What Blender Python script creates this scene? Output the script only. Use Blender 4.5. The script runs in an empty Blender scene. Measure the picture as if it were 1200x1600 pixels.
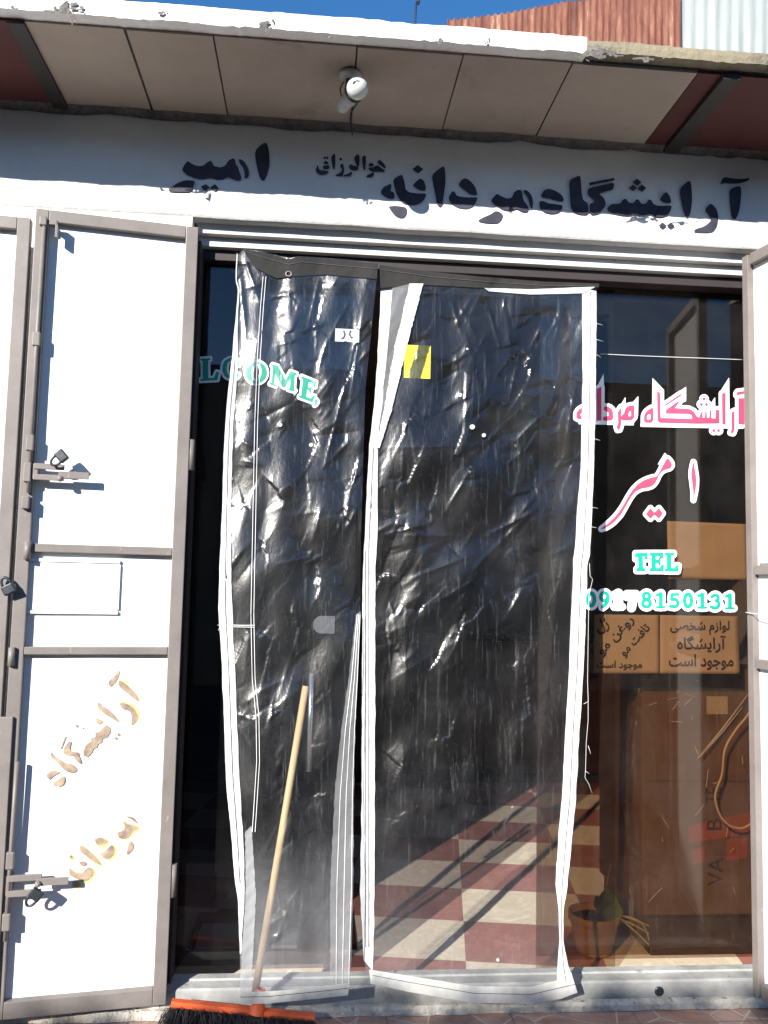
import bpy, bmesh, math, random
import numpy as np
from mathutils import Vector, Matrix, noise
random.seed(7); rng = np.random.default_rng(11)
SC = bpy.context.scene; COL = SC.collection
rad = math.radians

# ------------------------------------------------------------------ camera
F_PX = 1290.0
YAW, PIT, ROL = rad(-4.7947), rad(4.8068), rad(-1.2555)
def _rot():
    cy, sy = math.cos(YAW), math.sin(YAW); cp, sp = math.cos(PIT), math.sin(PIT); cr, sr = math.cos(ROL), math.sin(ROL)
    return (np.array([[cy,-sy,0],[sy,cy,0],[0,0,1]]) @ np.array([[1,0,0],[0,cp,-sp],[0,sp,cp]]) @ np.array([[cr,0,sr],[0,1,0],[-sr,0,cr]]))
RM = _rot(); CAM = np.array([0.0, -2.75, 1.55])
cam = bpy.data.objects.new('camera', bpy.data.cameras.new('camera')); COL.objects.link(cam)
cam.data.sensor_fit = 'VERTICAL'; cam.data.sensor_height = 32; cam.data.lens = F_PX / 1600 * 32
cam.data.clip_start = 0.05; cam.data.clip_end = 2000
mw = Matrix.Identity(4)
for i in range(3):
    mw[i][0] = RM[i,0]; mw[i][1] = RM[i,2]; mw[i][2] = -RM[i,1]; mw[i][3] = CAM[i]
cam.matrix_world = mw
SC.camera = cam

# ------------------------------------------------------------------ light
SUN_DIR = Vector((0.68, 1.0, -0.548)).normalized()
W = bpy.data.worlds.new('World'); SC.world = W; W.use_nodes = True
wn = W.node_tree; bg = wn.nodes['Background']
sky = wn.nodes.new('ShaderNodeTexSky'); sky.sky_type = 'NISHITA'; sky.sun_disc = False
sky.sun_elevation = math.asin(-SUN_DIR.z); sky.sun_rotation = math.atan2(-SUN_DIR.x, -SUN_DIR.y)
sky.altitude = 1500; sky.air_density = 1.0; sky.dust_density = 0.3; sky.ozone_density = 3.2
hs = wn.nodes.new('ShaderNodeHueSaturation'); hs.inputs['Saturation'].default_value = 1.22
wn.links.new(sky.outputs[0], hs.inputs['Color']); wn.links.new(hs.outputs[0], bg.inputs[0]); bg.inputs[1].default_value = 0.10
sl = bpy.data.lights.new('sun', 'SUN'); sl.energy = 5.0; sl.angle = rad(0.5); sl.color = (1.0, 0.95, 0.87)
so = bpy.data.objects.new('sun', sl); COL.objects.link(so); so.location = (-6, -9, 8)
so.rotation_euler = SUN_DIR.to_track_quat('-Z', 'Y').to_euler()
SC.view_settings.view_transform = 'Standard'; SC.view_settings.look = 'None'
SC.view_settings.exposure = 1.15; SC.view_settings.gamma = 1
SC.cycles.max_bounces = 14; SC.cycles.transparent_max_bounces = 24
SC.cycles.sample_clamp_indirect = 4.0

# ------------------------------------------------------------------ projection helpers: a pixel of the photo on a known plane
def ray(px, py): return RM @ np.array([(px-600)/F_PX, 1, (800-py)/F_PX])
def at(px, py, y=0.0):
    d = ray(px, py); return CAM + d*((y-CAM[1])/d[1])
def atz(px, py, z):
    d = ray(px, py); return CAM + d*((z-CAM[2])/d[2])
def atN(px, py, y):                      # vectorised at()
    px = np.asarray(px, float); py = np.asarray(py, float)
    v = np.stack([(px-600)/F_PX, np.ones_like(px), (800-py)/F_PX], -1) @ RM.T
    t = (np.asarray(y)-CAM[1])/v[..., 1]
    return CAM + v*t[..., None]

# ------------------------------------------------------------------ object helpers
def link(o, parent=None):
    COL.objects.link(o)
    if parent is not None: o.parent = parent
    return o
def tag(o, label=None, cat=None, group=None, kind=None):
    if label: o['label'] = label
    if cat: o['category'] = cat
    if group: o['group'] = group
    if kind: o['kind'] = kind
    return o
def thing(name, label, cat, loc=(0,0,0), rz=0.0, group=None):
    o = bpy.data.objects.new(name, None); o.empty_display_size = 0.1
    o.location = loc; o.rotation_euler = (0, 0, rz); link(o)
    return tag(o, label, cat, group)
def raw(name, verts, faces, mat, parent=None, smooth=False, uv=None):
    me = bpy.data.meshes.new(name); me.from_pydata([tuple(v) for v in verts], [], [tuple(f) for f in faces])
    if mat: me.materials.append(mat)
    if smooth: me.polygons.foreach_set('use_smooth', [True]*len(me.polygons))
    if uv is not None:
        l = me.uv_layers.new(name='UVMap'); idx = np.empty(len(me.loops), int); me.loops.foreach_get('vertex_index', idx)
        l.data.foreach_set('uv', np.asarray(uv, float)[idx].ravel())
    me.update()
    return link(bpy.data.objects.new(name, me), parent)
class MB:
    """collects shapes that end up as ONE mesh object"""
    def __init__(s): s.bm = bmesh.new()
    def box(s, x0, x1, y0, y1, z0, z1, bev=0.0):
        t = bmesh.new()
        P = [(x, y, z) for z in (min(z0,z1), max(z0,z1)) for y in (min(y0,y1), max(y0,y1)) for x in (min(x0,x1), max(x0,x1))]
        v = [t.verts.new(p) for p in P]
        for f in ((0,2,3,1),(4,5,7,6),(0,1,5,4),(2,6,7,3),(0,4,6,2),(1,3,7,5)): t.faces.new([v[i] for i in f])
        if bev: bmesh.ops.bevel(t, geom=t.edges[:], offset=bev, segments=2, affect='EDGES', profile=0.5)
        s._join(t); return s
    def _join(s, t, M=None):
        m = {}
        for v in t.verts: m[v] = s.bm.verts.new(M @ v.co if M else v.co)
        for f in t.faces:
            try: nf = s.bm.faces.new([m[v] for v in f.verts]); nf.smooth = f.smooth
            except ValueError: pass
        t.free()
    def tube(s, pts, r, n=10, cap=True):
        pts = [Vector(p) for p in pts]; k = len(pts)
        rs = r if hasattr(r, '__len__') else [r]*k
        rings = []; up = None
        for i, p in enumerate(pts):
            d = (pts[min(i+1, k-1)] - pts[max(i-1, 0)]).normalized()
            if up is None: up = Vector((0,0,1)) if abs(d.z) < .9 else Vector((0,1,0))
            a = d.cross(up).normalized(); b = a.cross(d).normalized(); up = b
            rings.append([s.bm.verts.new(p + (a*math.cos(2*math.pi*j/n) + b*math.sin(2*math.pi*j/n))*rs[i]) for j in range(n)])
        for i in range(k-1):
            for j in range(n):
                f = s.bm.faces.new([rings[i][j], rings[i][(j+1)%n], rings[i+1][(j+1)%n], rings[i+1][j]]); f.smooth = True
        if cap: s.bm.faces.new(rings[0][::-1]); s.bm.faces.new(rings[-1])
        return s
    def lathe(s, prof, origin, axis=(0,0,1), n=24):
        """prof: list of (radius, height) along axis"""
        q = Vector((0,0,1)).rotation_difference(Vector(axis).normalized()); O = Vector(origin); rings = []
        for r, h in prof:
            if r < 1e-6: rings.append([s.bm.verts.new(O + q @ Vector((0,0,h)))])
            else: rings.append([s.bm.verts.new(O + q @ Vector((r*math.cos(2*math.pi*j/n), r*math.sin(2*math.pi*j/n), h))) for j in range(n)])
        for A, B in zip(rings, rings[1:]):
            for j in range(n):
                if len(A) == 1 and len(B) == 1: continue
                if len(A) == 1: f = [A[0], B[j], B[(j+1)%n]]
                elif len(B) == 1: f = [A[j], A[(j+1)%n], B[0]]
                else: f = [A[j], A[(j+1)%n], B[(j+1)%n], B[j]]
                ff = s.bm.faces.new(f); ff.smooth = True
        return s
    def poly(s, pts):
        s.bm.faces.new([s.bm.verts.new(p) for p in pts]); return s
    def prism(s, pts, vec):
        """closed prism: polygon pts swept by vec"""
        a = [s.bm.verts.new(p) for p in pts]; b = [s.bm.verts.new(Vector(p)+Vector(vec)) for p in pts]; n = len(pts)
        s.bm.faces.new(a); s.bm.faces.new(b[::-1])
        for i in range(n): s.bm.faces.new([a[i], b[i], b[(i+1)%n], a[(i+1)%n]])
        return s
    def build(s, name, mat, parent=None):
        bmesh.ops.recalc_face_normals(s.bm, faces=s.bm.faces[:])
        me = bpy.data.meshes.new(name); s.bm.to_mesh(me); s.bm.free()
        if mat: me.materials.append(mat)
        return link(bpy.data.objects.new(name, me), parent)

# ------------------------------------------------------------------ materials
def nodes(name):
    m = bpy.data.materials.new(name); m.use_nodes = True; nt = m.node_tree
    return m, nt, nt.nodes['Principled BSDF'], nt.nodes['Material Output']
def N(nt, typ, **k):
    n = nt.nodes.new(typ)
    for a, v in k.items(): setattr(n, a, v)
    return n
def noise_tex(nt, scale, detail=5, rough=.6, stretch=(1,1,1), coord='Object'):
    tc = N(nt, 'ShaderNodeTexCoord'); mp = N(nt, 'ShaderNodeMapping'); mp.inputs['Scale'].default_value = stretch
    nt.links.new(tc.outputs[coord], mp.inputs[0])
    t = N(nt, 'ShaderNodeTexNoise'); t.inputs['Scale'].default_value = scale; t.inputs['Detail'].default_value = detail; t.inputs['Roughness'].default_value = rough
    nt.links.new(mp.outputs[0], t.inputs['Vector']); return t
def ramp(nt, fac, stops):
    r = N(nt, 'ShaderNodeValToRGB'); el = r.color_ramp.elements
    while len(el) < len(stops): el.new(0.5)
    for e, (p, c) in zip(el, stops): e.position = p; e.color = (*c, 1) if len(c) == 3 else c
    nt.links.new(fac, r.inputs[0]); return r
def M(name, col, rough=.6, col2=None, scale=6, lo=.35, hi=.7, bump=.15, bscale=80, bdist=.004, spec=.35, metal=0, stretch=(1,1,1), speck=None, bstretch=(1,1,1)):
    m, nt, b, out = nodes(name)
    c2 = col2 or tuple(c*.78 for c in col)
    t = noise_tex(nt, scale, 8, .65, stretch); r = ramp(nt, t.outputs['Fac'], [(lo, col), (hi, c2)])
    last = r.outputs[0]
    if speck:
        t2 = noise_tex(nt, speck[1], 6, .7, speck[4] if len(speck) > 4 else (1,1,1)); r2 = ramp(nt, t2.outputs['Fac'], [(speck[2], (0,0,0)), (speck[3], (1,1,1))])
        mx = N(nt, 'ShaderNodeMixRGB'); mx.inputs[2].default_value = (*speck[0], 1)
        nt.links.new(r2.outputs[0], mx.inputs[0]); nt.links.new(last, mx.inputs[1]); last = mx.outputs[0]
    nt.links.new(last, b.inputs['Base Color'])
    b.inputs['Roughness'].default_value = rough; b.inputs['Specular IOR Level'].default_value = spec; b.inputs['Metallic'].default_value = metal
    if bump:
        t3 = noise_tex(nt, bscale, 6, .6, bstretch); bp = N(nt, 'ShaderNodeBump'); bp.inputs['Strength'].default_value = bump; bp.inputs['Distance'].default_value = bdist
        nt.links.new(t3.outputs['Fac'], bp.inputs['Height']); nt.links.new(bp.outputs[0], b.inputs['Normal'])
    return m
def fresnel(nt, ior):
    # same reflectance from both sides of a thin sheet
    fr = N(nt, 'ShaderNodeFresnel'); ge = N(nt, 'ShaderNodeNewGeometry'); mr_ = N(nt, 'ShaderNodeMapRange')
    mr_.inputs['To Min'].default_value = ior; mr_.inputs['To Max'].default_value = 1/ior
    nt.links.new(ge.outputs['Backfacing'], mr_.inputs['Value']); nt.links.new(mr_.outputs[0], fr.inputs[0]); return fr
def glass_mat(name, tint, dusty=.02, ior=1.5, rough=0.0):
    m, nt, b, out = nodes(name); nt.nodes.remove(b)
    tr = N(nt, 'ShaderNodeBsdfTransparent'); tr.inputs[0].default_value = (*tint, 1)
    gl = N(nt, 'ShaderNodeBsdfGlossy'); gl.inputs['Roughness'].default_value = rough
    fr = fresnel(nt, ior)
    mx = N(nt, 'ShaderNodeMixShader'); nt.links.new(fr.outputs[0], mx.inputs[0]); nt.links.new(tr.outputs[0], mx.inputs[1]); nt.links.new(gl.outputs[0], mx.inputs[2])
    df = N(nt, 'ShaderNodeBsdfDiffuse'); df.inputs[0].default_value = (.6,.6,.62,1)
    t = noise_tex(nt, 5, 8, .7); r = ramp(nt, t.outputs['Fac'], [(.35, (dusty*.3,)*3), (.75, (dusty*1.6,)*3)])
    m2 = N(nt, 'ShaderNodeMixShader'); nt.links.new(r.outputs[0], m2.inputs[0]); nt.links.new(mx.outputs[0], m2.inputs[1]); nt.links.new(df.outputs[0], m2.inputs[2])
    nt.links.new(m2.outputs[0], out.inputs[0]); return m
def plastic_mat(name, base_haze, dirt=0.0, rough=.1):
    """clear PVC sheet: see-through, glossy, with scratches, painted sheen and dust (more dust low down, UV v=0 is the bottom)"""
    m, nt, b, out = nodes(name); nt.nodes.remove(b)
    tr = N(nt, 'ShaderNodeBsdfTransparent'); tr.inputs[0].default_value = (.97,.975,.98,1)
    gl = N(nt, 'ShaderNodeBsdfGlossy'); gl.inputs['Roughness'].default_value = rough; gl.inputs[0].default_value = (1,1,1,1)
    bt = noise_tex(nt, 42, 7, .62, (1,1,.55)); bp = N(nt, 'ShaderNodeBump'); bp.inputs['Strength'].default_value = .55; bp.inputs['Distance'].default_value = .0022
    b2 = noise_tex(nt, 150, 4, .6, (1,1,.6)); bb = N(nt, 'ShaderNodeBump'); bb.inputs['Strength'].default_value = .35; bb.inputs['Distance'].default_value = .0006
    nt.links.new(b2.outputs['Fac'], bb.inputs['Height']); nt.links.new(bb.outputs[0], bp.inputs['Normal'])
    nt.links.new(bt.outputs['Fac'], bp.inputs['Height']); nt.links.new(bp.outputs[0], gl.inputs['Normal'])
    fr = fresnel(nt, 1.5); f2 = N(nt, 'ShaderNodeMath', operation='MULTIPLY'); f2.inputs[1].default_value = 1.6; f2.use_clamp = True; nt.links.new(fr.outputs[0], f2.inputs[0])
    g2 = N(nt, 'ShaderNodeBsdfGlossy'); g2.inputs['Roughness'].default_value = .30; nt.links.new(bp.outputs[0], g2.inputs['Normal'])
    gm_ = N(nt, 'ShaderNodeMixShader'); gm_.inputs[0].default_value = .55; nt.links.new(gl.outputs[0], gm_.inputs[1]); nt.links.new(g2.outputs[0], gm_.inputs[2])
    mx = N(nt, 'ShaderNodeMixShader'); nt.links.new(f2.outputs[0], mx.inputs[0]); nt.links.new(tr.outputs[0], mx.inputs[1]); nt.links.new(gm_.outputs[0], mx.inputs[2])
    df = N(nt, 'ShaderNodeBsdfDiffuse'); df.inputs[0].default_value = (.72,.74,.78,1)
    tl = N(nt, 'ShaderNodeBsdfTranslucent'); tl.inputs[0].default_value = (.7,.72,.75,1)
    dm = N(nt, 'ShaderNodeMixShader'); dm.inputs[0].default_value = .35; nt.links.new(df.outputs[0], dm.inputs[1]); nt.links.new(tl.outputs[0], dm.inputs[2])
    # scratches and painted crease glints, specks, cloudy painted sheen, dirt toward the hem
    a1 = noise_tex(nt, 95, 5, .7, (1,1,.05)); r1 = ramp(nt, a1.outputs['Fac'], [(.56, (0,)*3), (.66, (base_haze*4,)*3), (.72, (base_haze*8,)*3)])
    a2 = noise_tex(nt, 240, 3, .6); r2 = ramp(nt, a2.outputs['Fac'], [(.66, (0,)*3), (.74, (base_haze*14,)*3)])
    a3 = noise_tex(nt, 3.2, 6, .65); r3 = ramp(nt, a3.outputs['Fac'], [(.38, (base_haze*.3,)*3), (.52, (base_haze*1.1,)*3), (.74, (base_haze*4.5,)*3)])  # cloud noise paints a broad milky sheen into the haze
    uvn = N(nt, 'ShaderNodeTexCoord'); sp = N(nt, 'ShaderNodeSeparateXYZ'); nt.links.new(uvn.outputs['UV'], sp.inputs[0])
    r4 = ramp(nt, sp.outputs['Y'], [(0.0, (dirt,)*3), (.08, (dirt*.7,)*3), (.22, (0,)*3)])
    s1 = N(nt, 'ShaderNodeMath', operation='ADD'); nt.links.new(r1.outputs[0], s1.inputs[0]); nt.links.new(r2.outputs[0], s1.inputs[1])
    s2 = N(nt, 'ShaderNodeMath', operation='ADD'); nt.links.new(s1.outputs[0], s2.inputs[0]); nt.links.new(r3.outputs[0], s2.inputs[1])
    mm = N(nt, 'ShaderNodeMath', operation='MULTIPLY'); nt.links.new(r4.outputs[0], mm.inputs[0]); nt.links.new(a3.outputs['Fac'], mm.inputs[1])
    s3 = N(nt, 'ShaderNodeMath', operation='ADD'); s3.use_clamp = True; nt.links.new(s2.outputs[0], s3.inputs[0]); nt.links.new(mm.outputs[0], s3.inputs[1])
    m2 = N(nt, 'ShaderNodeMixShader'); nt.links.new(s3.outputs[0], m2.inputs[0]); nt.links.new(mx.outputs[0], m2.inputs[1]); nt.links.new(dm.outputs[0], m2.inputs[2])
    nt.links.new(m2.outputs[0], out.inputs[0]); return m
def cloth_mat(name, col, transl=.3, alpha=1.0):
    m, nt, b, out = nodes(name); nt.nodes.remove(b)
    t = noise_tex(nt, 30, 6, .6, (1,1,.3)); r = ramp(nt, t.outputs['Fac'], [(.3, tuple(c*.82 for c in col)), (.7, col)])
    df = N(nt, 'ShaderNodeBsdfDiffuse'); tl = N(nt, 'ShaderNodeBsdfTranslucent'); nt.links.new(r.outputs[0], df.inputs[0]); nt.links.new(r.outputs[0], tl.inputs[0])
    w = noise_tex(nt, 400, 2, .5); bp = N(nt, 'ShaderNodeBump'); bp.inputs['Strength'].default_value = .4; bp.inputs['Distance'].default_value = .001
    nt.links.new(w.outputs['Fac'], bp.inputs['Height']); nt.links.new(bp.outputs[0], df.inputs['Normal'])
    mx = N(nt, 'ShaderNodeMixShader'); mx.inputs[0].default_value = transl; nt.links.new(df.outputs[0], mx.inputs[1]); nt.links.new(tl.outputs[0], mx.inputs[2])
    last = mx
    if alpha < 1:
        tr = N(nt, 'ShaderNodeBsdfTransparent'); m2 = N(nt, 'ShaderNodeMixShader'); m2.inputs[0].default_value = alpha
        nt.links.new(tr.outputs[0], m2.inputs[1]); nt.links.new(mx.outputs[0], m2.inputs[2]); last = m2
    nt.links.new(last.outputs[0], out.inputs[0]); return m

MAT = dict(
 plaster=M('white plaster', (.78,.775,.76), .85, (.62,.61,.59), 2.4, .32, .78, .4, 18, .009, .2, speck=((.45,.43,.40), 22, .70, .80)),
 concrete=M('grey concrete edge', (.26,.225,.155), .9, (.18,.16,.12), 9, .3, .7, .6, 60, .01, .2, speck=((.10,.09,.08), 14, .58, .68)),
 whitewash=M('whitewashed concrete edge', (.80,.79,.77), .9, (.74,.72,.70), 5, .3, .7, .5, 50, .008, .2, speck=((.10,.095,.09), 7, .66, .70, (.35,1,1))),
 crust=M('old mortar crust', (.20,.19,.175), .95, (.08,.075,.07), 30, .3, .7, .8, 70, .012, .2),
 soffit=M('beige soffit board', (.42,.355,.30), .8, (.28,.225,.19), 1.6, .3, .78, .2, 25, .005, .25, speck=((.16,.12,.10), 5, .60, .85)),
 soffit_red=M('red brown soffit board', (.105,.032,.028), .7, (.065,.02,.019), 3, .3, .7, .12, 60, .003, .3),
 dark=M('dark painted steel beam', (.035,.027,.028), .6, bump=.1),
 frame=M('grey brown door paint', (.20,.178,.167), .5, (.15,.133,.125), 9, .35, .7, .18, 70, .002, .45, speck=((.36,.32,.29), 34, .66, .72, (1,1,.35))),
 lintelmat=M('grey lintel paint', (.58,.57,.55), .55, (.48,.47,.455), 8, .3, .7, .2, 60, .003, .4, speck=((.07,.06,.055), 18, .66, .74, (.3,1,1))),
 panel=M('white door sheet', (.80,.80,.79), .38, (.74,.74,.73), 4, .3, .75, .06, 20, .004, .4, speck=((.50,.46,.40), 9, .74, .84, (1,1,.4))),
 steel=M('worn steel', (.30,.28,.265), .45, (.20,.185,.175), 30, .3, .7, .25, 120, .002, .5, metal=.35, speck=((.16,.09,.06), 25, .62, .72)),
 iron=M('dark iron', (.05,.06,.07), .4, (.03,.035,.04), 30, bump=.2, metal=.6),
 letter=M('blue black sign paint', (.018,.018,.032), .6, (.055,.055,.080), 9, .3, .75, .12, 80, .002, .3),
 stencil=M('brown stencil paint', (.20,.15,.125), .7, (.42,.32,.23), 28, .36, .64, .1, 70, .002, .25, speck=((.66,.56,.46), 60, .62, .70)),
 pink=M('pink vinyl', (.60,.065,.135), .35, (.54,.055,.12), 4, bump=0),
 whitev=M('white vinyl', (.85,.85,.85), .35, (.80,.80,.80), 5, bump=0),
 cyan=M('turquoise vinyl', (.004,.36,.27), .35, (.004,.31,.22), 6, bump=0),
 cyanp=M('sun bleached turquoise vinyl', (.42,.78,.68), .4, (.62,.82,.76), 12, bump=0),
 tealdk=M('dark teal vinyl edge', (.012,.20,.18), .4, bump=0),
 green=M('green vinyl', (.012,.32,.20), .35, (.01,.26,.17), 6, bump=0),
 paper=M('brown kraft paper', (.50,.40,.30), .8, (.42,.33,.245), 5, .3, .7, .25, 12, .004, .2),
 ink=M('dark brown ink', (.035,.012,.008), .7, bump=0),
 card=M('brown cardboard', (.155,.078,.042), .8, (.11,.055,.03), 4, .3, .7, .15, 40, .003, .2, stretch=(.3,1,3)),
 cardink=M('box print', (.012,.006,.004), .7, bump=0),
 cardred=M('faded red box print', (.32,.05,.035), .7, (.25,.06,.03), 15, bump=0),
 rust=None, oppwall=M('shaded ochre house wall', (.30,.25,.19), .9, (.24,.20,.15), 2, bump=.2), wood=M('pale broom stick', (.50,.36,.21), .55, (.38,.26,.14), 12, .3, .7, .15, 60, .002, .35, stretch=(4,4,.5)),
 orange=M('orange plastic', (.85,.17,.05), .45, (.72,.11,.04), 14, .3, .7, .25, 60, .003, .4, speck=((.10,.06,.05), 35, .62, .70)),
 bristle=M('black bristles', (.028,.026,.028), .65, (.05,.045,.045), 90, bump=.3, bscale=200),
 cabinet=M('dark brown cabinet wood', (.050,.024,.016), .4, (.032,.015,.011), 3, .3, .7, .1, 30, .003, .4, stretch=(1,1,8)),
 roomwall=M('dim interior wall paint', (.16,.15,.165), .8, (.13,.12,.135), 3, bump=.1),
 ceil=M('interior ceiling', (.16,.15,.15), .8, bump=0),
 pot=M('tan clay pot', (.50,.34,.18), .65, (.40,.26,.13), 10, .3, .7, .15, 50, .003, .3),
 soil=M('dark potting soil', (.03,.018,.012), .95, (.05,.03,.02), 60, bump=.8, bscale=90, bdist=.01),
 leaf=M('green leaf', (.12,.24,.05), .45, (.08,.16,.035), 20, bump=.15),
 stalk=M('pale dry stalk', (.34,.28,.15), .7, (.24,.19,.10), 20, bump=.1),
 bark=M('grey bark', (.12,.09,.07), .9, (.07,.055,.045), 25, bump=.5, bscale=40, bdist=.02),
 sill=M('chipped white threshold', (.40,.40,.385), .7, (.20,.205,.20), 8, .3, .7, .4, 60, .006, .3, speck=((.09,.085,.08), 28, .62, .72, (.5,1,1))),
 nosing=M('broken mortar nosing', (.66,.63,.56), .9, (.40,.36,.30), 25, .35, .65, .8, 90, .012, .2, speck=((.10,.085,.07), 40, .60, .68)),
 asphalt=M('dusty street', (.10,.095,.088), .95, (.075,.07,.065), 1.5, .3, .7, .5, 60, .01, .2),
 blackcable=M('black cable', (.02,.02,.03), .5, bump=0),
 beigecable=M('beige cable', (.52,.38,.25), .45, bump=0),
 thread=M('white thread', (.75,.75,.75), .8, bump=0),
 stitch=M('dark stitching', (.06,.06,.065), .8, bump=0),
 yellow=M('yellow sticker', (.80,.62,.02), .5, (.74,.56,.02), 8, bump=0),
 label=M('pale sticker', (.55,.62,.66), .4, bump=0),
 chrome=M('brushed handle', (.62,.63,.66), .22, bump=0, metal=.9),
 bulbholder=M('grimy white bulb holder', (.46,.46,.45), .45, (.30,.30,.29), 30, .35, .7, .15, 60, .002, .4),
 blackplastic=M('black plastic', (.03,.03,.032), .5, bump=0),
 trim=cloth_mat('white curtain trim', (.80,.80,.80), .25),
 trimmid=cloth_mat('folded clear plastic edge', (.74,.76,.78), .35, .42), trimthin=cloth_mat('thin curtain binding', (.72,.74,.76), .35, .24),
 header=cloth_mat('grey curtain header', (.045,.045,.045), .2),
 hem=cloth_mat('dusty curtain hem', (.78,.775,.73), .3, .94),
 glass=glass_mat('tinted shop glass', (.72,.64,.55), .008), glassc=glass_mat('lightly tinted glass', (.80,.74,.68), .006), glassl=glass_mat('dark door glass', (.58,.56,.56), .006),
 pvc=plastic_mat('clear plastic sheet', .0105, .16, .07), pvcd=plastic_mat('dusty clear plastic sheet', .012, .50, .07), glintfilm=cloth_mat('pale film fold glint', (.85,.80,.72), .3, .5), wrap=plastic_mat('thin plastic wrap', .035, 0, .14),
)
def rust_mat():
    m, nt, b, out = nodes('rusty corrugated iron')
    t = noise_tex(nt, 3.0, 9, .72, (3.5,1,.42)); r = ramp(nt, t.outputs['Fac'], [(.30, (.052,.018,.012)), (.46, (.135,.044,.027)), (.57, (.20,.085,.052)), (.66, (.36,.25,.18)), (.80, (.14,.048,.03))])
    nt.links.new(r.outputs[0], b.inputs['Base Color']); b.inputs['Roughness'].default_value = .75
    bt = noise_tex(nt, 40, 6, .6); bp = N(nt, 'ShaderNodeBump'); bp.inputs['Strength'].default_value = .3; bp.inputs['Distance'].default_value = .01
    nt.links.new(bt.outputs['Fac'], bp.inputs['Height']); nt.links.new(bp.outputs[0], b.inputs['Normal']); return m
MAT['rust'] = rust_mat()
MAT['paleiron'] = M('pale galvanised iron', (.30,.325,.315), .5, (.23,.25,.245), 3, .3, .7, .1, 40, .004, .4, stretch=(3,1,.4), speck=((.25,.22,.18), 12, .74, .80))
def tile_mat(name, colA, colB, size, rot, off, grout=None):
    m, nt, b, out = nodes(name)
    tc = N(nt, 'ShaderNodeTexCoord'); mp = N(nt, 'ShaderNodeMapping'); mp.vector_type = 'TEXTURE'
    mp.inputs['Rotation'].default_value = (0,0,rot); mp.inputs['Location'].default_value = (off[0], off[1], .033); mp.inputs['Scale'].default_value = (size[0], size[1], 1)
    nt.links.new(tc.outputs['Object'], mp.inputs[0])
    ch = N(nt, 'ShaderNodeTexChecker'); ch.inputs['Scale'].default_value = 1; nt.links.new(mp.outputs[0], ch.inputs['Vector'])
    n1 = noise_tex(nt, 7, 8, .7); n1.inputs['Distortion'].default_value = 2.0
    ra = ramp(nt, n1.outputs['Fac'], [(.35, colA), (.52, tuple(c*.78 for c in colA)), (.62, colA)]); rb = ramp(nt, n1.outputs['Fac'], [(.35, colB), (.55, tuple(c*.75 for c in colB)), (.7, tuple(min(1, c*1.25) for c in colB))])
    nt.links.new(ra.outputs[0], ch.inputs['Color1']); nt.links.new(rb.outputs[0], ch.inputs['Color2'])
    nt.links.new(ch.outputs['Color'], b.inputs['Base Color']); b.inputs['Roughness'].default_value = .35
    return m
MAT['floor'] = tile_mat('red and cream floor tiles', (.74,.64,.50), (.38,.17,.145), (.50,.354), rad(-9), (.585,.296))
def marble_mat():
    m, nt, b, out = nodes('pink marble paving')
    n1 = noise_tex(nt, 5, 9, .7); n1.inputs['Distortion'].default_value = 1.2
    r = ramp(nt, n1.outputs['Fac'], [(.32, (.26,.14,.105)), (.48, (.40,.24,.18)), (.6, (.48,.33,.27)), (.75, (.33,.19,.15))])
    tc = N(nt, 'ShaderNodeTexCoord'); v = N(nt, 'ShaderNodeTexVoronoi', feature='DISTANCE_TO_EDGE'); v.inputs['Scale'].default_value = 7; nt.links.new(tc.outputs['Object'], v.inputs['Vector'])
    r2 = ramp(nt, v.outputs['Distance'], [(0, (1,1,1)), (.022, (0,0,0))]); mx = N(nt, 'ShaderNodeMixRGB'); mx.inputs[2].default_value = (.62,.52,.45,1)
    nt.links.new(r2.outputs[0], mx.inputs[0]); nt.links.new(r.outputs[0], mx.inputs[1])
    br = N(nt, 'ShaderNodeTexBrick'); br.inputs['Scale'].default_value = 1; br.inputs['Brick Width'].default_value = .4; br.inputs['Row Height'].default_value = .4; br.inputs['Mortar Size'].default_value = .003; br.offset = 0
    mp = N(nt, 'ShaderNodeMapping'); mp.inputs['Location'].default_value = (.13,.1,0); nt.links.new(tc.outputs['Object'], mp.inputs[0]); nt.links.new(mp.outputs[0], br.inputs['Vector'])
    br.inputs['Mortar'].default_value = (.2,.16,.13,1); nt.links.new(mx.outputs[0], br.inputs['Color1']); nt.links.new(mx.outputs[0], br.inputs['Color2'])
    nt.links.new(br.outputs['Color'], b.inputs['Base Color']); b.inputs['Roughness'].default_value = .45; return m
MAT['marble'] = marble_mat()

# ------------------------------------------------------------------ flat lettering from outlines: signed distance field -> clean flat mesh
def chaikin(p, n=2):
    p = np.asarray(p, float)
    for _ in range(n):
        q = np.roll(p, -1, 0); p = np.stack([p*.8+q*.2, p*.2+q*.8], 1).reshape(-1, 2)
    return p
def seg_d(X, Z, a, b):
    d = b-a; L = max(d@d, 1e-12); t = np.clip(((X-a[0])*d[0]+(Z-a[1])*d[1])/L, 0, 1)
    return np.hypot(X-a[0]-t*d[0], Z-a[1]-t*d[1])
def poly_sd(X, Z, loops):
    D = np.full(X.shape, 1e9); ins = np.zeros(X.shape, bool)
    for p in loops:
        for a, b in zip(p, np.roll(p, -1, 0)):
            D = np.minimum(D, seg_d(X, Z, a, b))
            if a[1] != b[1]:
                c = (a[1] > Z) != (b[1] > Z)
                ins ^= c & (X < (b[0]-a[0])*(Z-a[1])/(b[1]-a[1]) + a[0])
    return np.where(ins, -D, D)
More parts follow.
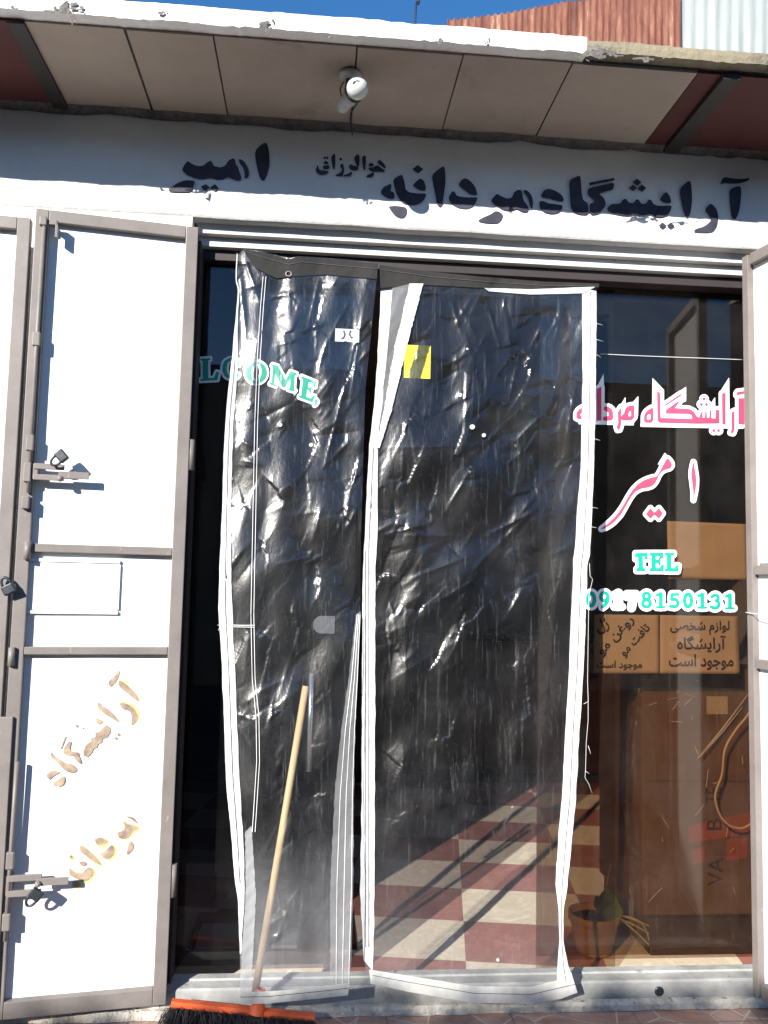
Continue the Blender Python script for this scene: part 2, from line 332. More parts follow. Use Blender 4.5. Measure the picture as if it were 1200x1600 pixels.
def sdf_mesh(name, shapes, g, to3d, mat, parent, off=0.0):
    """shapes: ('p', loops[, off]) polygons with holes, ('s', polyline, radius) strokes; 2-D units are photo pixels; to3d maps them to the surface"""
    A = np.concatenate([np.concatenate(s[1]) if s[0] == 'p' else np.asarray(s[1], float) for s in shapes])
    pad = max([abs(off)] + [s[2]+off for s in shapes if s[0] == 's'] + [s[2]+off for s in shapes if s[0] == 'p' and len(s) > 2]) + 2*g
    x0, z0 = A.min(0)-pad; x1, z1 = A.max(0)+pad
    nx, nz = int((x1-x0)/g)+2, int((z1-z0)/g)+2
    xs = x0+np.arange(nx)*g; zs = z0+np.arange(nz)*g; X, Z = np.meshgrid(xs, zs); D = np.full(X.shape, 1e3)
    for s in shapes:
        pts = np.concatenate(s[1]) if s[0] == 'p' else np.asarray(s[1], float)
        o = off + (s[2] if len(s) > 2 else 0); m = abs(o)+2*g
        i0, i1 = max(0, int((pts[:,0].min()-m-x0)/g)-1), min(nx, int((pts[:,0].max()+m-x0)/g)+3)
        j0, j1 = max(0, int((pts[:,1].min()-m-z0)/g)-1), min(nz, int((pts[:,1].max()+m-z0)/g)+3)
        XX, ZZ = X[j0:j1, i0:i1], Z[j0:j1, i0:i1]
        if s[0] == 'p': d = poly_sd(XX, ZZ, s[1]) - o
        else:
            d = np.full(XX.shape, 1e9)
            for a, b in zip(pts, pts[1:]): d = np.minimum(d, seg_d(XX, ZZ, a, b))
            d -= o
        D[j0:j1, i0:i1] = np.minimum(D[j0:j1, i0:i1], d)
    V = []; Fc = []; idx = {}
    def vert(k, p):
        if k not in idx: idx[k] = len(V); V.append(p)
        return idx[k]
    for j in range(nz-1):
        i = 0
        while i < nx-1:
            c = ((j,i),(j,i+1),(j+1,i+1),(j+1,i)); d = [D[q] for q in c]
            if min(d) >= 0: i += 1; continue
            if max(d) < 0:
                i2 = i
                while i2 < nx-1 and max(D[j,i2], D[j,i2+1], D[j+1,i2], D[j+1,i2+1]) < 0 and i2-i < 12: i2 += 1
                Fc.append([vert(('v',)+q, (xs[q[1]], zs[q[0]])) for q in ((j,i),(j,i2),(j+1,i2),(j+1,i))]); i = i2; continue
            f = []
            for k in range(4):
                q, q2 = c[k], c[(k+1)%4]
                if d[k] < 0: f.append(vert(('v',)+q, (xs[q[1]], zs[q[0]])))
                if (d[k] < 0) != (d[(k+1)%4] < 0):
                    t = d[k]/(d[k]-d[(k+1)%4]); key = ('e',)+tuple(sorted((q, q2)))
                    f.append(vert(key, (xs[q[1]]+(xs[q2[1]]-xs[q[1]])*t, zs[q[0]]+(zs[q2[0]]-zs[q[0]])*t)))
            if len(f) > 2: Fc.append(f)
            i += 1
    return raw(name, [to3d(*v) for v in V], [f[::-1] for f in Fc], mat, parent)
def crop(ox, oy, s, pts): return np.asarray([(ox+x/s, oy+y/s) for x, y in pts], float)
def P(ox, oy, s, pts, sm=2, off=0.0):
    p = crop(ox, oy, s, pts); return ('p', [chaikin(p, sm) if sm else p], off)
def plane_y(y): return lambda px, py: at(px, py, y)

def smooth(Pl, n=6):
    Pl = [Vector(p) for p in Pl]; out = []
    for i in range(len(Pl)-1):
        p0, p1, p2, p3 = Pl[max(i-1,0)], Pl[i], Pl[i+1], Pl[min(i+2,len(Pl)-1)]
        for k in range(n):
            t_ = k/n; out.append(.5*((2*p1)+(p2-p0)*t_+(2*p0-5*p1+4*p2-p3)*t_*t_+(3*p1-p0-3*p2+p3)*t_**3))
    return out+[Pl[-1]]

# ================================================================== SETTING
G = raw('ground', [(-400,-400,0),(400,-400,0),(400,400,0),(-400,400,0)], [(0,1,2,3)], MAT['asphalt']); tag(G, kind='structure')
PAVE_Z = .178
pv = MB().box(-3.5, 3.8, -1.15, 0.06, 0.004, PAVE_Z, .006).build('pavement', MAT['marble']); tag(pv, kind='structure')
FLOOR_Z = .20
fl = raw('floor', [(-1.6,.075,FLOOR_Z),(2.6,.075,FLOOR_Z),(2.6,3.3,FLOOR_Z),(-1.6,3.3,FLOOR_Z)], [(0,1,2,3)], MAT['floor']); tag(fl, kind='structure')

# ------------------------------------------------------------------ the shop building
XL, XR, XJ = -.43, 1.515, 1.61                      # door opening
shop = thing('shop_building', 'white plastered barber shop front with dark painted Persian lettering above a wide doorway', 'building')
w = MB()
w.box(-3.5, XL-.012, 0, .14, PAVE_Z+.002, 2.766).build('wall', MAT['plaster'], shop)
MB().box(XJ+.031, 3.8, 0, .14, PAVE_Z+.002, 2.766).build('wall', MAT['plaster'], shop)
# sign band: a gently uneven sheet of plaster with thickness
nx, nz = 150, 10; zs = np.linspace(2.766, 3.135, nz); xs = np.linspace(-3.5, 3.8, nx); V = []; Fc = []
for k, z in enumerate(zs):
    for x in xs:
        V.append((x, .0 + .0025*noise.noise(Vector((x*2.2, z*3, 0))), z + (.004*noise.noise(Vector((x*5, 1, 0))) if k == 0 else 0)))
nb = len(V)
for x in xs: V.append((x, .14, 2.768))
for k in range(nz-1):
    for i in range(nx-1): Fc.append((k*nx+i, k*nx+i+1, (k+1)*nx+i+1, (k+1)*nx+i))
for i in range(nx-1): Fc.append((nb+i, nb+i+1, i+1, i))
band = raw('sign_band', V, Fc, MAT['plaster'], shop, True)
# stepped lintel of the steel frame
z2t, z2b = at(620,376.5,.044)[2], at(620,381,.044)[2]; z1t, z1b = at(620,396.3,.074)[2], at(620,400.8,.074)[2]
MB().box(XL, XJ, .044, .16, z2b, 2.7655, .0015).box(XL, XJ, .074, .16, z1b, z2b-.0015, .0015).build('lintel', MAT['lintelmat'], shop)
ztop = at(1000,442,.10)[2]
MB().box(XL, XJ, .100, .16, ztop, z1b-.002, .002).build('door_head', MAT['dark'], shop)
MB().box(XJ+.002, XJ+.03, .02, .16, .297, z1b-.003, .002).build('door_jamb', MAT['frame'], shop)
MB().box(XL, XL+.018, .02, .10, .269, z1b-.003, .002).build('door_jamb', MAT['dark'], shop)
# threshold with sloped top and broken nosing
t = MB(); t.prism([(XL-.01,0,.205),(XL-.01,0,.254),(XL-.01,.006,.260),(XL-.01,.050,.262),(XL-.01,.052,.268),(XL-.01,.085,.268),(XL-.01,.085,.205)], (XJ-XL+.02,0,0))
th = t.build('threshold', MAT['sill'], shop)
nx = 260; V = []; Fc = []
prof = [(-.001,.206),(-.016,.205),(-.024,.197),(-.026,PAVE_Z+.0015)]
for i in range(nx):
    x = -2.2+i*(5.2/(nx-1)); j = noise.noise(Vector((x*9,3,0)))*.008+noise.noise(Vector((x*40,5,0)))*.006
    for k, (y, z) in enumerate(prof): V.append((x, y - (j if k in (1,2,3) else 0), z + (j*.4 if k in (1,2) else 0)))
for i in range(nx-1):
    for k in range(3): Fc.append((i*4+k, i*4+k+1, i*4+k+5, i*4+k+4))
raw('nosing', V, Fc, MAT['nosing'], shop)
# a chipped anchor hole on the threshold face
p = at(1030,1549,-.002); MB().lathe([(.016,0),(.013,.004),(.006,.002),(0,.001)], (p[0],p[1],p[2]), (0,-1,0), 14).build('anchor_plate', MAT['iron'], shop)
# room behind
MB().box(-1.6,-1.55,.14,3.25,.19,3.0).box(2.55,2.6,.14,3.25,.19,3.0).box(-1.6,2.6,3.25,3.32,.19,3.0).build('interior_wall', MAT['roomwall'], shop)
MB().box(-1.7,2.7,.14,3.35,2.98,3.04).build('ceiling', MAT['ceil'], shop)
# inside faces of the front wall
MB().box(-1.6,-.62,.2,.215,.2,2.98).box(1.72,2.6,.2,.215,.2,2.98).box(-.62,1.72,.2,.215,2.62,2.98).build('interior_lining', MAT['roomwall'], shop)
# roof slab and canopy
can = MB().box(-3.5, 3.8, -.44, .02, 3.128, 3.165).build('canopy', MAT['crust'], shop)
MB().box(-3.5, 3.8, .021, 5.2, 3.128, 3.17).build('roof_slab', MAT['crust'], shop)
patches = []
def fascia(x0, x1, mat, name, ztop, zbot, seed):
    nx = max(8, int((x1-x0)*60)); V = []; Fc = []
    for i in range(nx+1):
        x = x0+(x1-x0)*i/nx; j = noise.noise(Vector((x*6, seed, 0)))*.004+noise.noise(Vector((x*31, seed, 2)))*.003
        j2 = noise.noise(Vector((x*8, seed+5, 0)))*.004+noise.noise(Vector((x*45, seed+3, 2)))*.004
        V += [(x,-.436,ztop+j),(x,-.481,ztop+j),(x,-.483+j2*.5,(ztop+zbot)/2),(x,-.481,zbot+j2),(x,-.438,zbot+.001+j2*.3)]
    for i in range(nx):
        for k in range(4): Fc.append((i*5+k, i*5+k+1, i*5+k+6, i*5+k+5))
    return raw(name, V, Fc, mat, can)
xw = at(917,85,-.48)[0]
fascia(-3.5, xw, MAT['whitewash'], 'fascia', 3.175, 3.124, 1); fascia(xw+.002, 3.8, MAT['concrete'], 'fascia', 3.166, 3.130, 9)
# chipped dark patches where the whitewash has fallen off the edge
rp = random.Random(2)
for cx, cy, sx, sy, n_ in ((103,16,20,13,26),(414,40,12,8,14),(942,83,24,7,30),(20,14,8,3,5),(255,20,10,3,5),(520,58,10,2,4),(690,62,4,4,4),(760,66,5,4,4),(1010,92,30,3,8)):
    sh_ = []
    for _ in range(n_):
        a_, b__ = cx+rp.gauss(0, sx*.5), cy+rp.gauss(0, sy*.55); sh_.append(('s', np.array([(a_, b__), (a_+rp.gauss(0, sx*.28), b__+rp.gauss(0, sy*.3))]), rp.uniform(.6, 2.6)))
    patches.append(sh_)
seams = [-3.4,-2.9,-2.35,-1.75,-1.25,-.868,-.588,-.334,.085,.402,.735,1.128,1.262,1.75,2.3,2.9,3.7]
for i, (a, b) in enumerate(zip(seams, seams[1:])):
    red = b < -.8 or a > 1.12
    if abs(a-1.128) < .01: MB().box(a+.001, b-.06, -.437, -.0, 3.118, 3.127).build('soffit_panel', MAT['soffit_red'], can); continue
    MB().box(a+.002+(0.004 if i==6 else 0), b-.003, -.437, -.0, 3.117+.002*(i%2), 3.127).build('soffit_panel', MAT['soffit_red'] if red else MAT['soffit'], can)
MB().box(1.205,1.262,-.44,-.002,3.104,3.1265,.002).build('soffit_beam', MAT['dark'], can)
MB().box(-.915,-.866,-.44,-.002,3.110,3.1165,.001).build('soffit_beam', MAT['dark'], can)
# dark gap and crumbs where the soffit meets the wall
V = []; Fc = []; n = 200
for i in range(n):
    x = -3.5+7.3*i/(n-1); h = .018+.012*noise.noise(Vector((x*5,8,0)))+.006*noise.noise(Vector((x*30,2,0)))
    V += [(x,-.030-.01*noise.noise(Vector((x*9,4,0))),3.117),(x,-.006,3.117-h*.4),(x,-.0035,3.117-h)]
for i in range(n-1):
    for k in range(2): Fc.append((i*3+k,i*3+k+1,i*3+k+4,i*3+k+3))
raw('mortar_joint', V, Fc, MAT['crust'], can, True)

for sh_ in patches: sdf_mesh('mortar_patch', sh_, .5, plane_y(-.4875), MAT['crust'], can)

# ------------------------------------------------------------------ sign lettering (traced), laid 1.5 mm proud of the plaster
A1 = lambda pts, sm=2: P(240,200,3,pts,sm); A2 = lambda pts, sm=2: P(580,240,4,pts,sm); A3 = lambda pts, sm=2: P(840,250,3.3333,pts,sm); A4 = lambda pts, sm=2: P(485,230,9.6,pts,sm)
sign = [A1(q) for q in (
 [(472,105),(525,62),(540,95),(545,170),(530,225),(515,250),(500,240),(485,190)],
 [(398,142),(425,155),(445,190),(448,215),(440,236),(425,235),(427,215),(420,185),(402,165)],
 [(132,193),(158,152),(175,165),(200,178),(232,178),(252,160),(265,152),(275,160),(282,178),(310,185),(335,178),(350,152),(375,140),(383,152),(385,170),(395,180),(402,205),(410,222),(412,242),(395,248),(370,240),(350,228),(325,240),(295,243),(265,232),(230,240),(195,235),(160,222),(140,205)],
 [(60,295),(110,258),(150,243),(197,247),(185,275),(172,300),(100,300)])]
sign += [A1(q,0) for q in ([(220,275),(245,263),(264,278),(243,296)],[(263,280),(288,263),(306,282),(286,297)])]
sign += [A2(q) for q in (
 [(60,235),(75,210),(105,195),(125,187),(127,210),(120,235),(140,240),(148,265),(140,285),(110,282),(78,265),(62,250)],
 [(135,160),(190,128),(200,150),(210,185),(215,225),(240,243),(300,250),(343,247),(340,270),(325,295),(300,315),(265,322),(225,320),(195,308),(175,285),(155,245),(145,205)],
 [(105,330),(150,325),(224,335),(222,375),(205,400),(180,403),(150,390),(125,360)],
 [(258,200),(285,170),(308,153),(330,170),(342,205),(340,232),(310,232),(280,215)],
 [(378,135),(415,100),(455,75),(463,110),(465,180),(455,250),(445,325),(428,335),(412,322),(400,250),(388,190)],
 [(540,195),(580,150),(615,165),(650,205),(667,262),(620,255),(580,225)],
 [(490,260),(510,230),(525,245),(535,265),(600,275),(668,272),(655,305),(635,330),(600,345),(555,342),(515,325),(490,295),(485,275)],
 [(745,295),(785,248),(810,265),(850,282),(880,275),(890,245),(910,228),(937,225),(945,250),(950,290),(975,320),(985,345),(975,365),(945,365),(910,345),(885,352),(850,357),(815,348),(775,320)],
 [(660,422),(700,398),(745,380),(775,358),(800,362),(825,380),(815,410),(790,436),(720,435)],
 [(953,225),(980,232),(1005,265),(1013,310),(1005,350),(990,325),(985,290),(970,260),(955,245)])]
sign += [A2([(258,97),(290,70),(326,97),(293,125)],0)]
sign += [A3(q) for q in (
 [(15,190),(30,160),(55,148),(90,158),(125,180),(138,205),(130,218),(100,212),(65,200),(30,197)],
 [(8,215),(30,212),(55,225),(95,230),(132,235),(128,255),(105,275),(70,280),(35,272),(10,250)],
 [(163,105),(222,76),(227,120),(230,175),(238,210),(262,225),(265,285),(215,283),(185,270),(172,240),(168,180)],
 [(357,262),(380,228),(430,228),(445,205),(460,200),(475,222),(500,225),(515,203),(528,207),(540,228),(565,228),(578,205),(592,208),(605,232),(640,240),(700,235),(695,260),(680,285),(645,298),(610,295),(585,280),(555,290),(525,290),(505,280),(475,290),(440,288),(400,280)],
 [(633,205),(668,162),(688,185),(697,215),(690,227),(655,222)],
 [(737,150),(795,100),(803,150),(805,220),(795,285),(780,303),(765,290),(750,220)],
 [(868,265),(900,222),(930,250),(942,290),(935,345),(908,378),(810,375),(820,360),(870,345),(905,315),(895,285)],
 [(997,155),(1030,138),(1060,135),(1060,200),(1050,270),(1030,313),(1010,300),(1002,230)],
 [(950,130),(960,100),(975,87),(1010,95),(1060,100),(1108,92),(1098,108),(1050,122),(1005,122),(970,120)])]
sign += [A3(q,1) for q in ([(258,175),(265,145),(345,128),(400,115),(395,155),(340,168),(320,178),(345,195),(357,230),(335,265),(310,282),(272,285),(270,228),(290,222),(300,212),(275,192)],)]
sign += [A3(q,0) for q in ([(268,118),(400,93),(400,105),(268,131)],[(495,115),(518,96),(541,116),(519,134)],[(473,147),(497,127),(520,145),(498,163)],[(520,147),(543,128),(566,146),(543,166)],[(630,342),(650,324),(672,341),(650,358)],[(672,341),(693,325),(716,342),(693,358)])]
sign_small = [A4(q) for q in (
 [(80,340),(105,265),(118,270),(120,320),(150,345),(270,352),(268,385),(225,412),(140,415),(100,385)],
 [(190,250),(205,220),(235,205),(268,225),(275,252)],[(185,278),(240,268),(288,275),(288,320),(240,335),(188,325)],
 [(310,150),(350,95),(375,105),(375,240),(365,330),(350,340),(335,310),(318,220)],
 [(440,295),(470,235),(500,275),(510,330),(490,420),(470,440),(372,432),(380,410),(445,385),(475,350),(470,310)],
 [(655,150),(700,105),(735,120),(738,200),(730,290),(700,285),(675,230)],
 [(570,290),(595,255),(620,262),(650,280),(715,285),(720,330),(690,355),(640,350),(590,330)],
 [(490,425),(570,395),(605,365),(630,370),(620,415),(590,435),(500,438)],
 [(770,150),(815,120),(835,135),(835,240),(820,340),(805,350),(790,320)],
 [(870,270),(890,240),(915,230),(945,250),(952,280),(880,290)],[(865,305),(950,300),(980,275),(1010,270),(1060,310),(1115,340),(1115,370),(1040,365),(950,370),(890,355)],
 [(1000,235),(1030,180),(1075,215),(1120,265),(1135,325),(1100,310),(1050,270)],[(825,440),(890,395),(940,375),(960,390),(940,445),(880,458)])]
sign_small += [A4(q,0) for q in ([(430,180),(455,150),(482,180),(455,205)],[(192,158),(215,135),(240,158),(215,182)],[(232,158),(252,138),(274,158),(252,180)])]
sdf_mesh('sign_lettering', sign[:6], .9, plane_y(-.0045), MAT['letter'], band)
sdf_mesh('sign_lettering', sign[6:], .9, plane_y(-.0045), MAT['letter'], band)
sdf_mesh('sign_lettering', sign_small, .55, plane_y(-.0045), MAT['letter'], band)

# ------------------------------------------------------------------ bulb fixture under the canopy
lamp = thing('wall_lamp', 'bare round light bulb in grimy white holder under the canopy', 'lamp', (.071,-.31,3.117))
def loc(p, o): return (p[0]-o[0], p[1]-o[1], p[2]-o[2])
LO = (.071,-.31,3.117)
c0 = at(533,168,-.235); c1 = at(553,146,-.31); c2 = at(558.5,138,-.345)
ax = Vector(c1)-Vector(c0); L = ax.length
MB().lathe([(0,0),(.030,0),(.037,-.004),(.037,-.012),(.026,-.02),(0,-.02)], (0,.0,0), (0,0,1), 9).build('base_plate', MAT['bulbholder'], lamp)
MB().tube([(0,0,-.018),loc((Vector(c0)+ax*.45),LO)], [.014,.012], 10).build('bracket', MAT['crust'], lamp)
MB().lathe([(0,-.005),(.016,-.003),(.021,.004),(.0215,L*.55),(.023,L*.6),(.023,L*.92),(.018,L*.98)], loc(c0,LO), ax, 24).build('socket', MAT['bulbholder'], lamp)
MB().lathe([(.019,L*.92),(.028,L*.93),(.030,L*1.02),(.024,L*1.08),(.012,L*1.08)], loc(c0,LO), ax, 24).build('collar', MAT['blackplastic'], lamp)
MB().tube(smooth([(.012,.01,-.004),(.03,.12,-.012),(.01,.22,-.004),(.02,.30,-.03)],6), .0022, 6).build('wire', MAT['blackplastic'], lamp)
MB().tube(smooth([(-.012,.0,-.012),(-.03,.035,-.03),(-.022,.06,-.05)],5), .0022, 6).build('wire', MAT['blackplastic'], lamp)
gm, nt, b, out = nodes('frosted bulb glass'); b.inputs['Base Color'].default_value = (.80,.82,.80,1); b.inputs['Roughness'].default_value = .18; b.inputs['Transmission Weight'].default_value = .35
prof = [(.0335*math.sin(a), -.0335*math.cos(a)) for a in np.linspace(.35, math.pi, 18)]; prof[-1] = (0, prof[-1][1])
MB().lathe([(.016,-.045)]+prof, loc(c2,LO), Vector(c2)-Vector(c0), 28).build('bulb', gm, lamp)

# ------------------------------------------------------------------ metal shutter doors
def leaf(label, origin, phi, s, w, z0, z1, st=.04):
    """leaf hinged at origin; local x runs 0..s*w, front is local -y"""
    T = thing('metal_door', label, 'door', (origin[0], origin[1], 0), phi, 'folding metal door leaves')
    def X(a): return s*a
    fr = st; d0, d1 = -.034, 0
    MB().box(X(0), X(fr), d0, d1, z0, z1, .0025).build('stile', MAT['frame'], T)
    MB().box(X(w-fr), X(w), d0, d1, z0, z1, .0025).build('stile', MAT['frame'], T)
    return T
def leaf_local(px, py, origin, phi, dy):
    """pixel -> local (x,z) on the plane local y = dy of a leaf"""
    c, sn = math.cos(phi), math.sin(phi); n = np.array([-sn, c, 0]); o = np.array([origin[0], origin[1], 0])+n*dy
    d = ray(px, py); t = ((o-CAM)@n)/(d@n); p = CAM+d*t-np.array([origin[0], origin[1], 0])
    return (p[0]*c+p[1]*sn, p[2])
def rails(T, s, w, zs, mat='frame'):
    for za, zb in zs: MB().box(s*.0405, s*(w-.0405), -.0335, -.0005, za, zb, .0025).build('rail', MAT[mat], T)
def sheet(T, s, w, z0, z1):
    nx, nz = 14, 60; V = []; Fc = []
    for j in range(nz+1):
        for i in range(nx+1):
            x = .03+(w-.06)*i/nx; z = z0+.02+(z1-z0-.04)*j/nz
            V.append((s*x, -.010+.0018*noise.noise(Vector((x*5+z0, z*3, s))), z))
    for j in range(nz):
        for i in range(nx): Fc.append((j*(nx+1)+i, j*(nx+1)+i+1, (j+1)*(nx+1)+i+1, (j+1)*(nx+1)+i))
    return raw('panel', V, Fc, MAT['panel'], T, True)
O1, PH1, W1 = (-.420, -.002), rad(8.7), .508
Lc = lambda px, py, dy=-.034: leaf_local(px, py, O1, PH1, dy)
zt1, zb1 = 2.716, .232
door1 = leaf('white sheet metal door leaf with brown frame, bolts and stencilled brown writing, just left of the doorway', O1, PH1, -1, W1, zb1, zt1)
za, zb = Lc(150,852)[1], Lc(150,865)[1]; zc, zd = Lc(150,1011)[1], Lc(150,1023)[1]
rails(door1, -1, W1, [(zt1-.040, zt1), (zb, za), (zd, zc), (zb1, zb1+.05)])
pan1 = sheet(door1, -1, W1, zb1, zt1)
# hatch in the middle field
x0, zt = Lc(46,872,-.014); x1, zbm = Lc(184,960,-.014)
MB().box(x0, x1, -.0165, -.0105, zbm+.012, zt-.012, .001).build('hatch', MAT['panel'], door1)
h = MB(); h.box(x0-.002, x1, -.021, -.0105, zt-.010, zt, .001); h.box(x0-.002, x1, -.021, -.0105, zbm, zbm+.010, .001); h.box(x1-.004, x1+.002, -.019, -.0105, zbm+.014, zt-.014, .001)
h.build('hatch_frame', MAT['panel'], door1)
# sliding bolts along the free stile
def bolt(pts_px, guides, latch_px, ring_up):
    P0 = [(*Lc(px,py,-.043),) for px, py in pts_px]
    b = MB().tube([(x,-.043,z) for x, z in P0], .0065, 10).build('bolt', MAT['frame'], door1)
    for px, py, ln in guides:
        x, z = Lc(px,py,-.043); MB().box(x-.011, x+.011, -.053, -.034, z-ln/2, z+ln/2, .003).build('guide', MAT['frame'], b)
    (ux,uy),(vx,vy),(wx,wy),(hx0,hy0),(hx1,hy1) = latch_px
    l = MB()
    for (ax_,ay_),(bx_,by_) in (((ux,uy),(vx,vy)),):
        pass
    xA, zA = Lc(ux,uy,-.045); xB, zB = Lc(vx,vy,-.045); l.box(xA, xB, -.050, -.040, zA-.009, zA+.009, .0015)
    xC, zC = Lc(wx,wy,-.045); l.box(xA, xB, -.050, -.040, zC-.009, zC+.009, .0015)
    l.box(xA-.004, xA+.012, -.046, -.009, zC-.006, zA+.006, .0015)
    l.build('latch_bracket', MAT['frame'], door1)
    x0, z0 = Lc(hx0,hy0,-.056); x1, z1 = Lc(hx1,hy1,-.056)
    hb = MB().box(x0, x1, -.058, -.051, z1-.011, z1+.011, .0015); hb.lathe([(0,.012),(.006,.011),(.009,.006),(.010,0)], (x0+.006,-.058,z0), (0,-1,0), 12)
    hb.build('latch_handle', MAT['frame'], door1)
    return xB, zA, zC
bolt([(69,352),(57,540),(44,770)], [(68,346,.03),(57,530,.045),(47,692,.05),(43,738,.06),(40,785,.04)], [(53,728),(101,728),(52,745),(91,748),(139,744)], True)
bolt([(27,1190),(20,1290),(8,1470)], [(16,1344,.05),(10,1440,.05)], [(12,1373),(66,1366),(9,1397),(56,1381),(107,1376)], False)
p0 = Lc(80,350,-.05); MB().box(p0[0]-.004, p0[0]+.022, -.060, -.034, p0[1]-.005, p0[1]+.010, .001).box(p0[0]+.014, p0[0]+.022, -.060, -.034, p0[1]-.045, p0[1]+.010, .001).build('catch', MAT['frame'], door1)
for px, py in ((18,1026),(43,860)):
    x, z = Lc(px,py,-.04); MB().tube([(x,-.041,z-.028),(x,-.041,z+.028)], .010, 12).build('hinge', MAT['frame'], door1)
MB().tube([(.006,-.02,1.9),(.006,-.02,2.0)], .011, 12).build('hinge', MAT['frame'], door1)
MB().tube([(.006,-.02,.55),(.006,-.02,.65)], .011, 12).build('hinge', MAT['frame'], door1)
# stencilled writing on the lower panel
Q1 = lambda pts, sm=2: P(60,1030,6,pts,sm); Q2 = lambda pts, sm=2: P(60,1230,6,pts,sm)
w1 = [Q1(q) for q in (
 [(750,100),(765,120),(745,180),(720,220),(680,265),(655,240),(655,210),(690,175),(725,150)],
 [(755,190),(800,215),(860,270),(910,320),(945,385),(920,390),(850,335),(780,280),(745,240)],
 [(755,410),(800,408),(860,430),(910,475),(935,525),(930,570),(865,632),(875,560),(865,490),(785,470)],
 [(550,400),(585,415),(600,440),(660,470),(720,535),(760,585),(745,590),(690,560),(600,500),(560,470)],
 [(535,550),(570,560),(615,585),(570,615),(545,605)],
 [(640,615),(675,640),(675,690),(645,735),(600,745),(595,785),(560,795),(550,830),(515,840),(500,880),(460,920),(425,910),(418,860),(450,800),(490,770),(495,735),(535,735),(530,685),(580,680),(600,640)],
 [(285,765),(312,775),(290,850),(330,870),(375,870),(380,900),(405,960),(405,990),(375,970),(340,940),(330,905),(270,910),(232,880),(240,830),(265,800)],
 [(110,860),(160,920),(210,945),(250,975),(310,980),(345,1010),(365,1040),(330,1068),(280,1062),(230,1030),(180,970),(120,925)],
 [(75,1080),(110,1048),(160,1040),(205,1060),(140,1095),(100,1135),(80,1110)],[(135,1160),(190,1130),(235,1085),(255,1130),(235,1180),(190,1202),(150,1190)])]
w1 += [Q1(q,0) for q in ([(705,745),(720,725),(745,735),(730,760)],[(735,700),(755,690),(770,710),(750,725)],[(350,615),(370,615),(370,640),(350,640)],[(405,635),(430,640),(415,660)],[(385,675),(398,680),(395,695)],[(250,720),(260,730),(215,845),(203,840)])]
w2 = [Q2(q) for q in (
 [(810,275),(850,270),(900,290),(940,350),(910,335),(870,300)],
 [(785,310),(830,340),(890,355),(950,385),(880,420),(860,460),(825,485),(760,485),(730,425),(790,410),(810,375)],
 [(865,500),(895,540),(885,590),(825,645),(835,570),(845,520)],[(520,485),(560,470),(610,475),(660,510),(610,545),(550,550)],
 [(570,615),(620,605),(690,530),(718,580),(705,640),(660,678),(610,670),(590,640)],[(385,540),(430,560),(500,620),(560,680),(600,740),(540,715),(450,650),(390,600)],
 [(285,650),(310,630),(328,670),(300,672)],[(380,700),(420,690),(458,720),(420,745),(395,735)],
 [(275,750),(330,790),(400,810),(470,745),(510,770),(518,810),(490,855),(440,885),(380,870),(300,830),(285,800)],[(315,885),(360,875),(405,905),(380,935),(320,935)])]
def on_leaf(dy):
    def f(px, py):
        x, z = Lc(px, py, dy); return (x, dy, z)
    return f
sdf_mesh('stencil_lettering', w1, .6, on_leaf(-.0128), MAT['stencil'], door1); sdf_mesh('stencil_lettering', w2, .6, on_leaf(-.0128), MAT['stencil'], door1)
def spray_mat(name, col, a):
    m, nt, b, out = nodes(name); b.inputs['Base Color'].default_value = (*col, 1); b.inputs['Roughness'].default_value = .6
    t = noise_tex(nt, 25, 6, .7); r = ramp(nt, t.outputs['Fac'], [(.35, (0,)*3), (.7, (a,)*3)]); nt.links.new(r.outputs[0], b.inputs['Alpha']); return m
ysp = spray_mat('yellow overspray', (.85,.80,.10), .9); bsp = spray_mat('pale blue overspray', (.42,.62,.68), .9)
def shift(shapes, dx, dy): return [('p', [l+np.array([dx, dy]) for l in s[1]], 0) for s in shapes]
sdf_mesh('overspray', shift(w1[1:3], 3, -2), .8, on_leaf(-.0125), ysp, door1, 1.2); sdf_mesh('overspray', shift([w2[i] for i in (1,3,4,5,6,8,9)], 1.5, 1), .8, on_leaf(-.0125), ysp, door1, 2.2)
sdf_mesh('overspray', [Q2([(90,450),(130,440),(165,480),(185,540),(160,540),(110,500)])], .8, on_leaf(-.0125), bsp, door1)
# second leaf further left, third leaf right
O2 = (O1[0]-math.cos(PH1)*(W1+.012), O1[1]-math.sin(PH1)*(W1+.012))
PH2 = rad(6.5); W2 = .49
door2 = leaf('white sheet metal door leaf cut by the left edge of the photo', O2, PH2, -1, W2, zb1-.01, zt1-.035)
L2 = lambda px, py, dy=-.034: leaf_local(px, py, O2, PH2, dy)
zr = L2(6,845)[1]; zr2 = L2(4,872)[1]
rails(door2, -1, W2, [(zt1-.035-.04, zt1-.035), (zr2, zr), (.95,.985), (zb1-.01, zb1+.04)]); sheet(door2, -1, W2, zb1, zt1-.04)
x, z = L2(14,1130,-.036); MB().box(x-.035, x+.012, -.044, -.0345, z-.95, z+.02, .002).build('cover_strip', MAT['frame'], door2)
O3, PH3, W3 = (XR+.012, .004), rad(-80), .50
door3 = leaf('white sheet metal door leaf swung open at the right edge of the doorway', O3, PH3, 1, W3, zb1-.02, zt1+.015, .030)
L3 = lambda px, py, dy=-.034: leaf_local(px, py, O3, PH3, dy)
r1, r2 = L3(1190,883)[1], L3(1190,1031)[1]
rails(door3, 1, W3, [(zt1-.025, zt1+.015), (r1-.032, r1), (r2-.032, r2), (zb1-.02, zb1+.03)]); sheet(door3, 1, W3, zb1, zt1)
x, z = L3(1192,980,-.014); MB().box(.09, .30, -.018, -.0105, z-.05, z+.06, .001).build('hatch', MAT['panel'], door3)
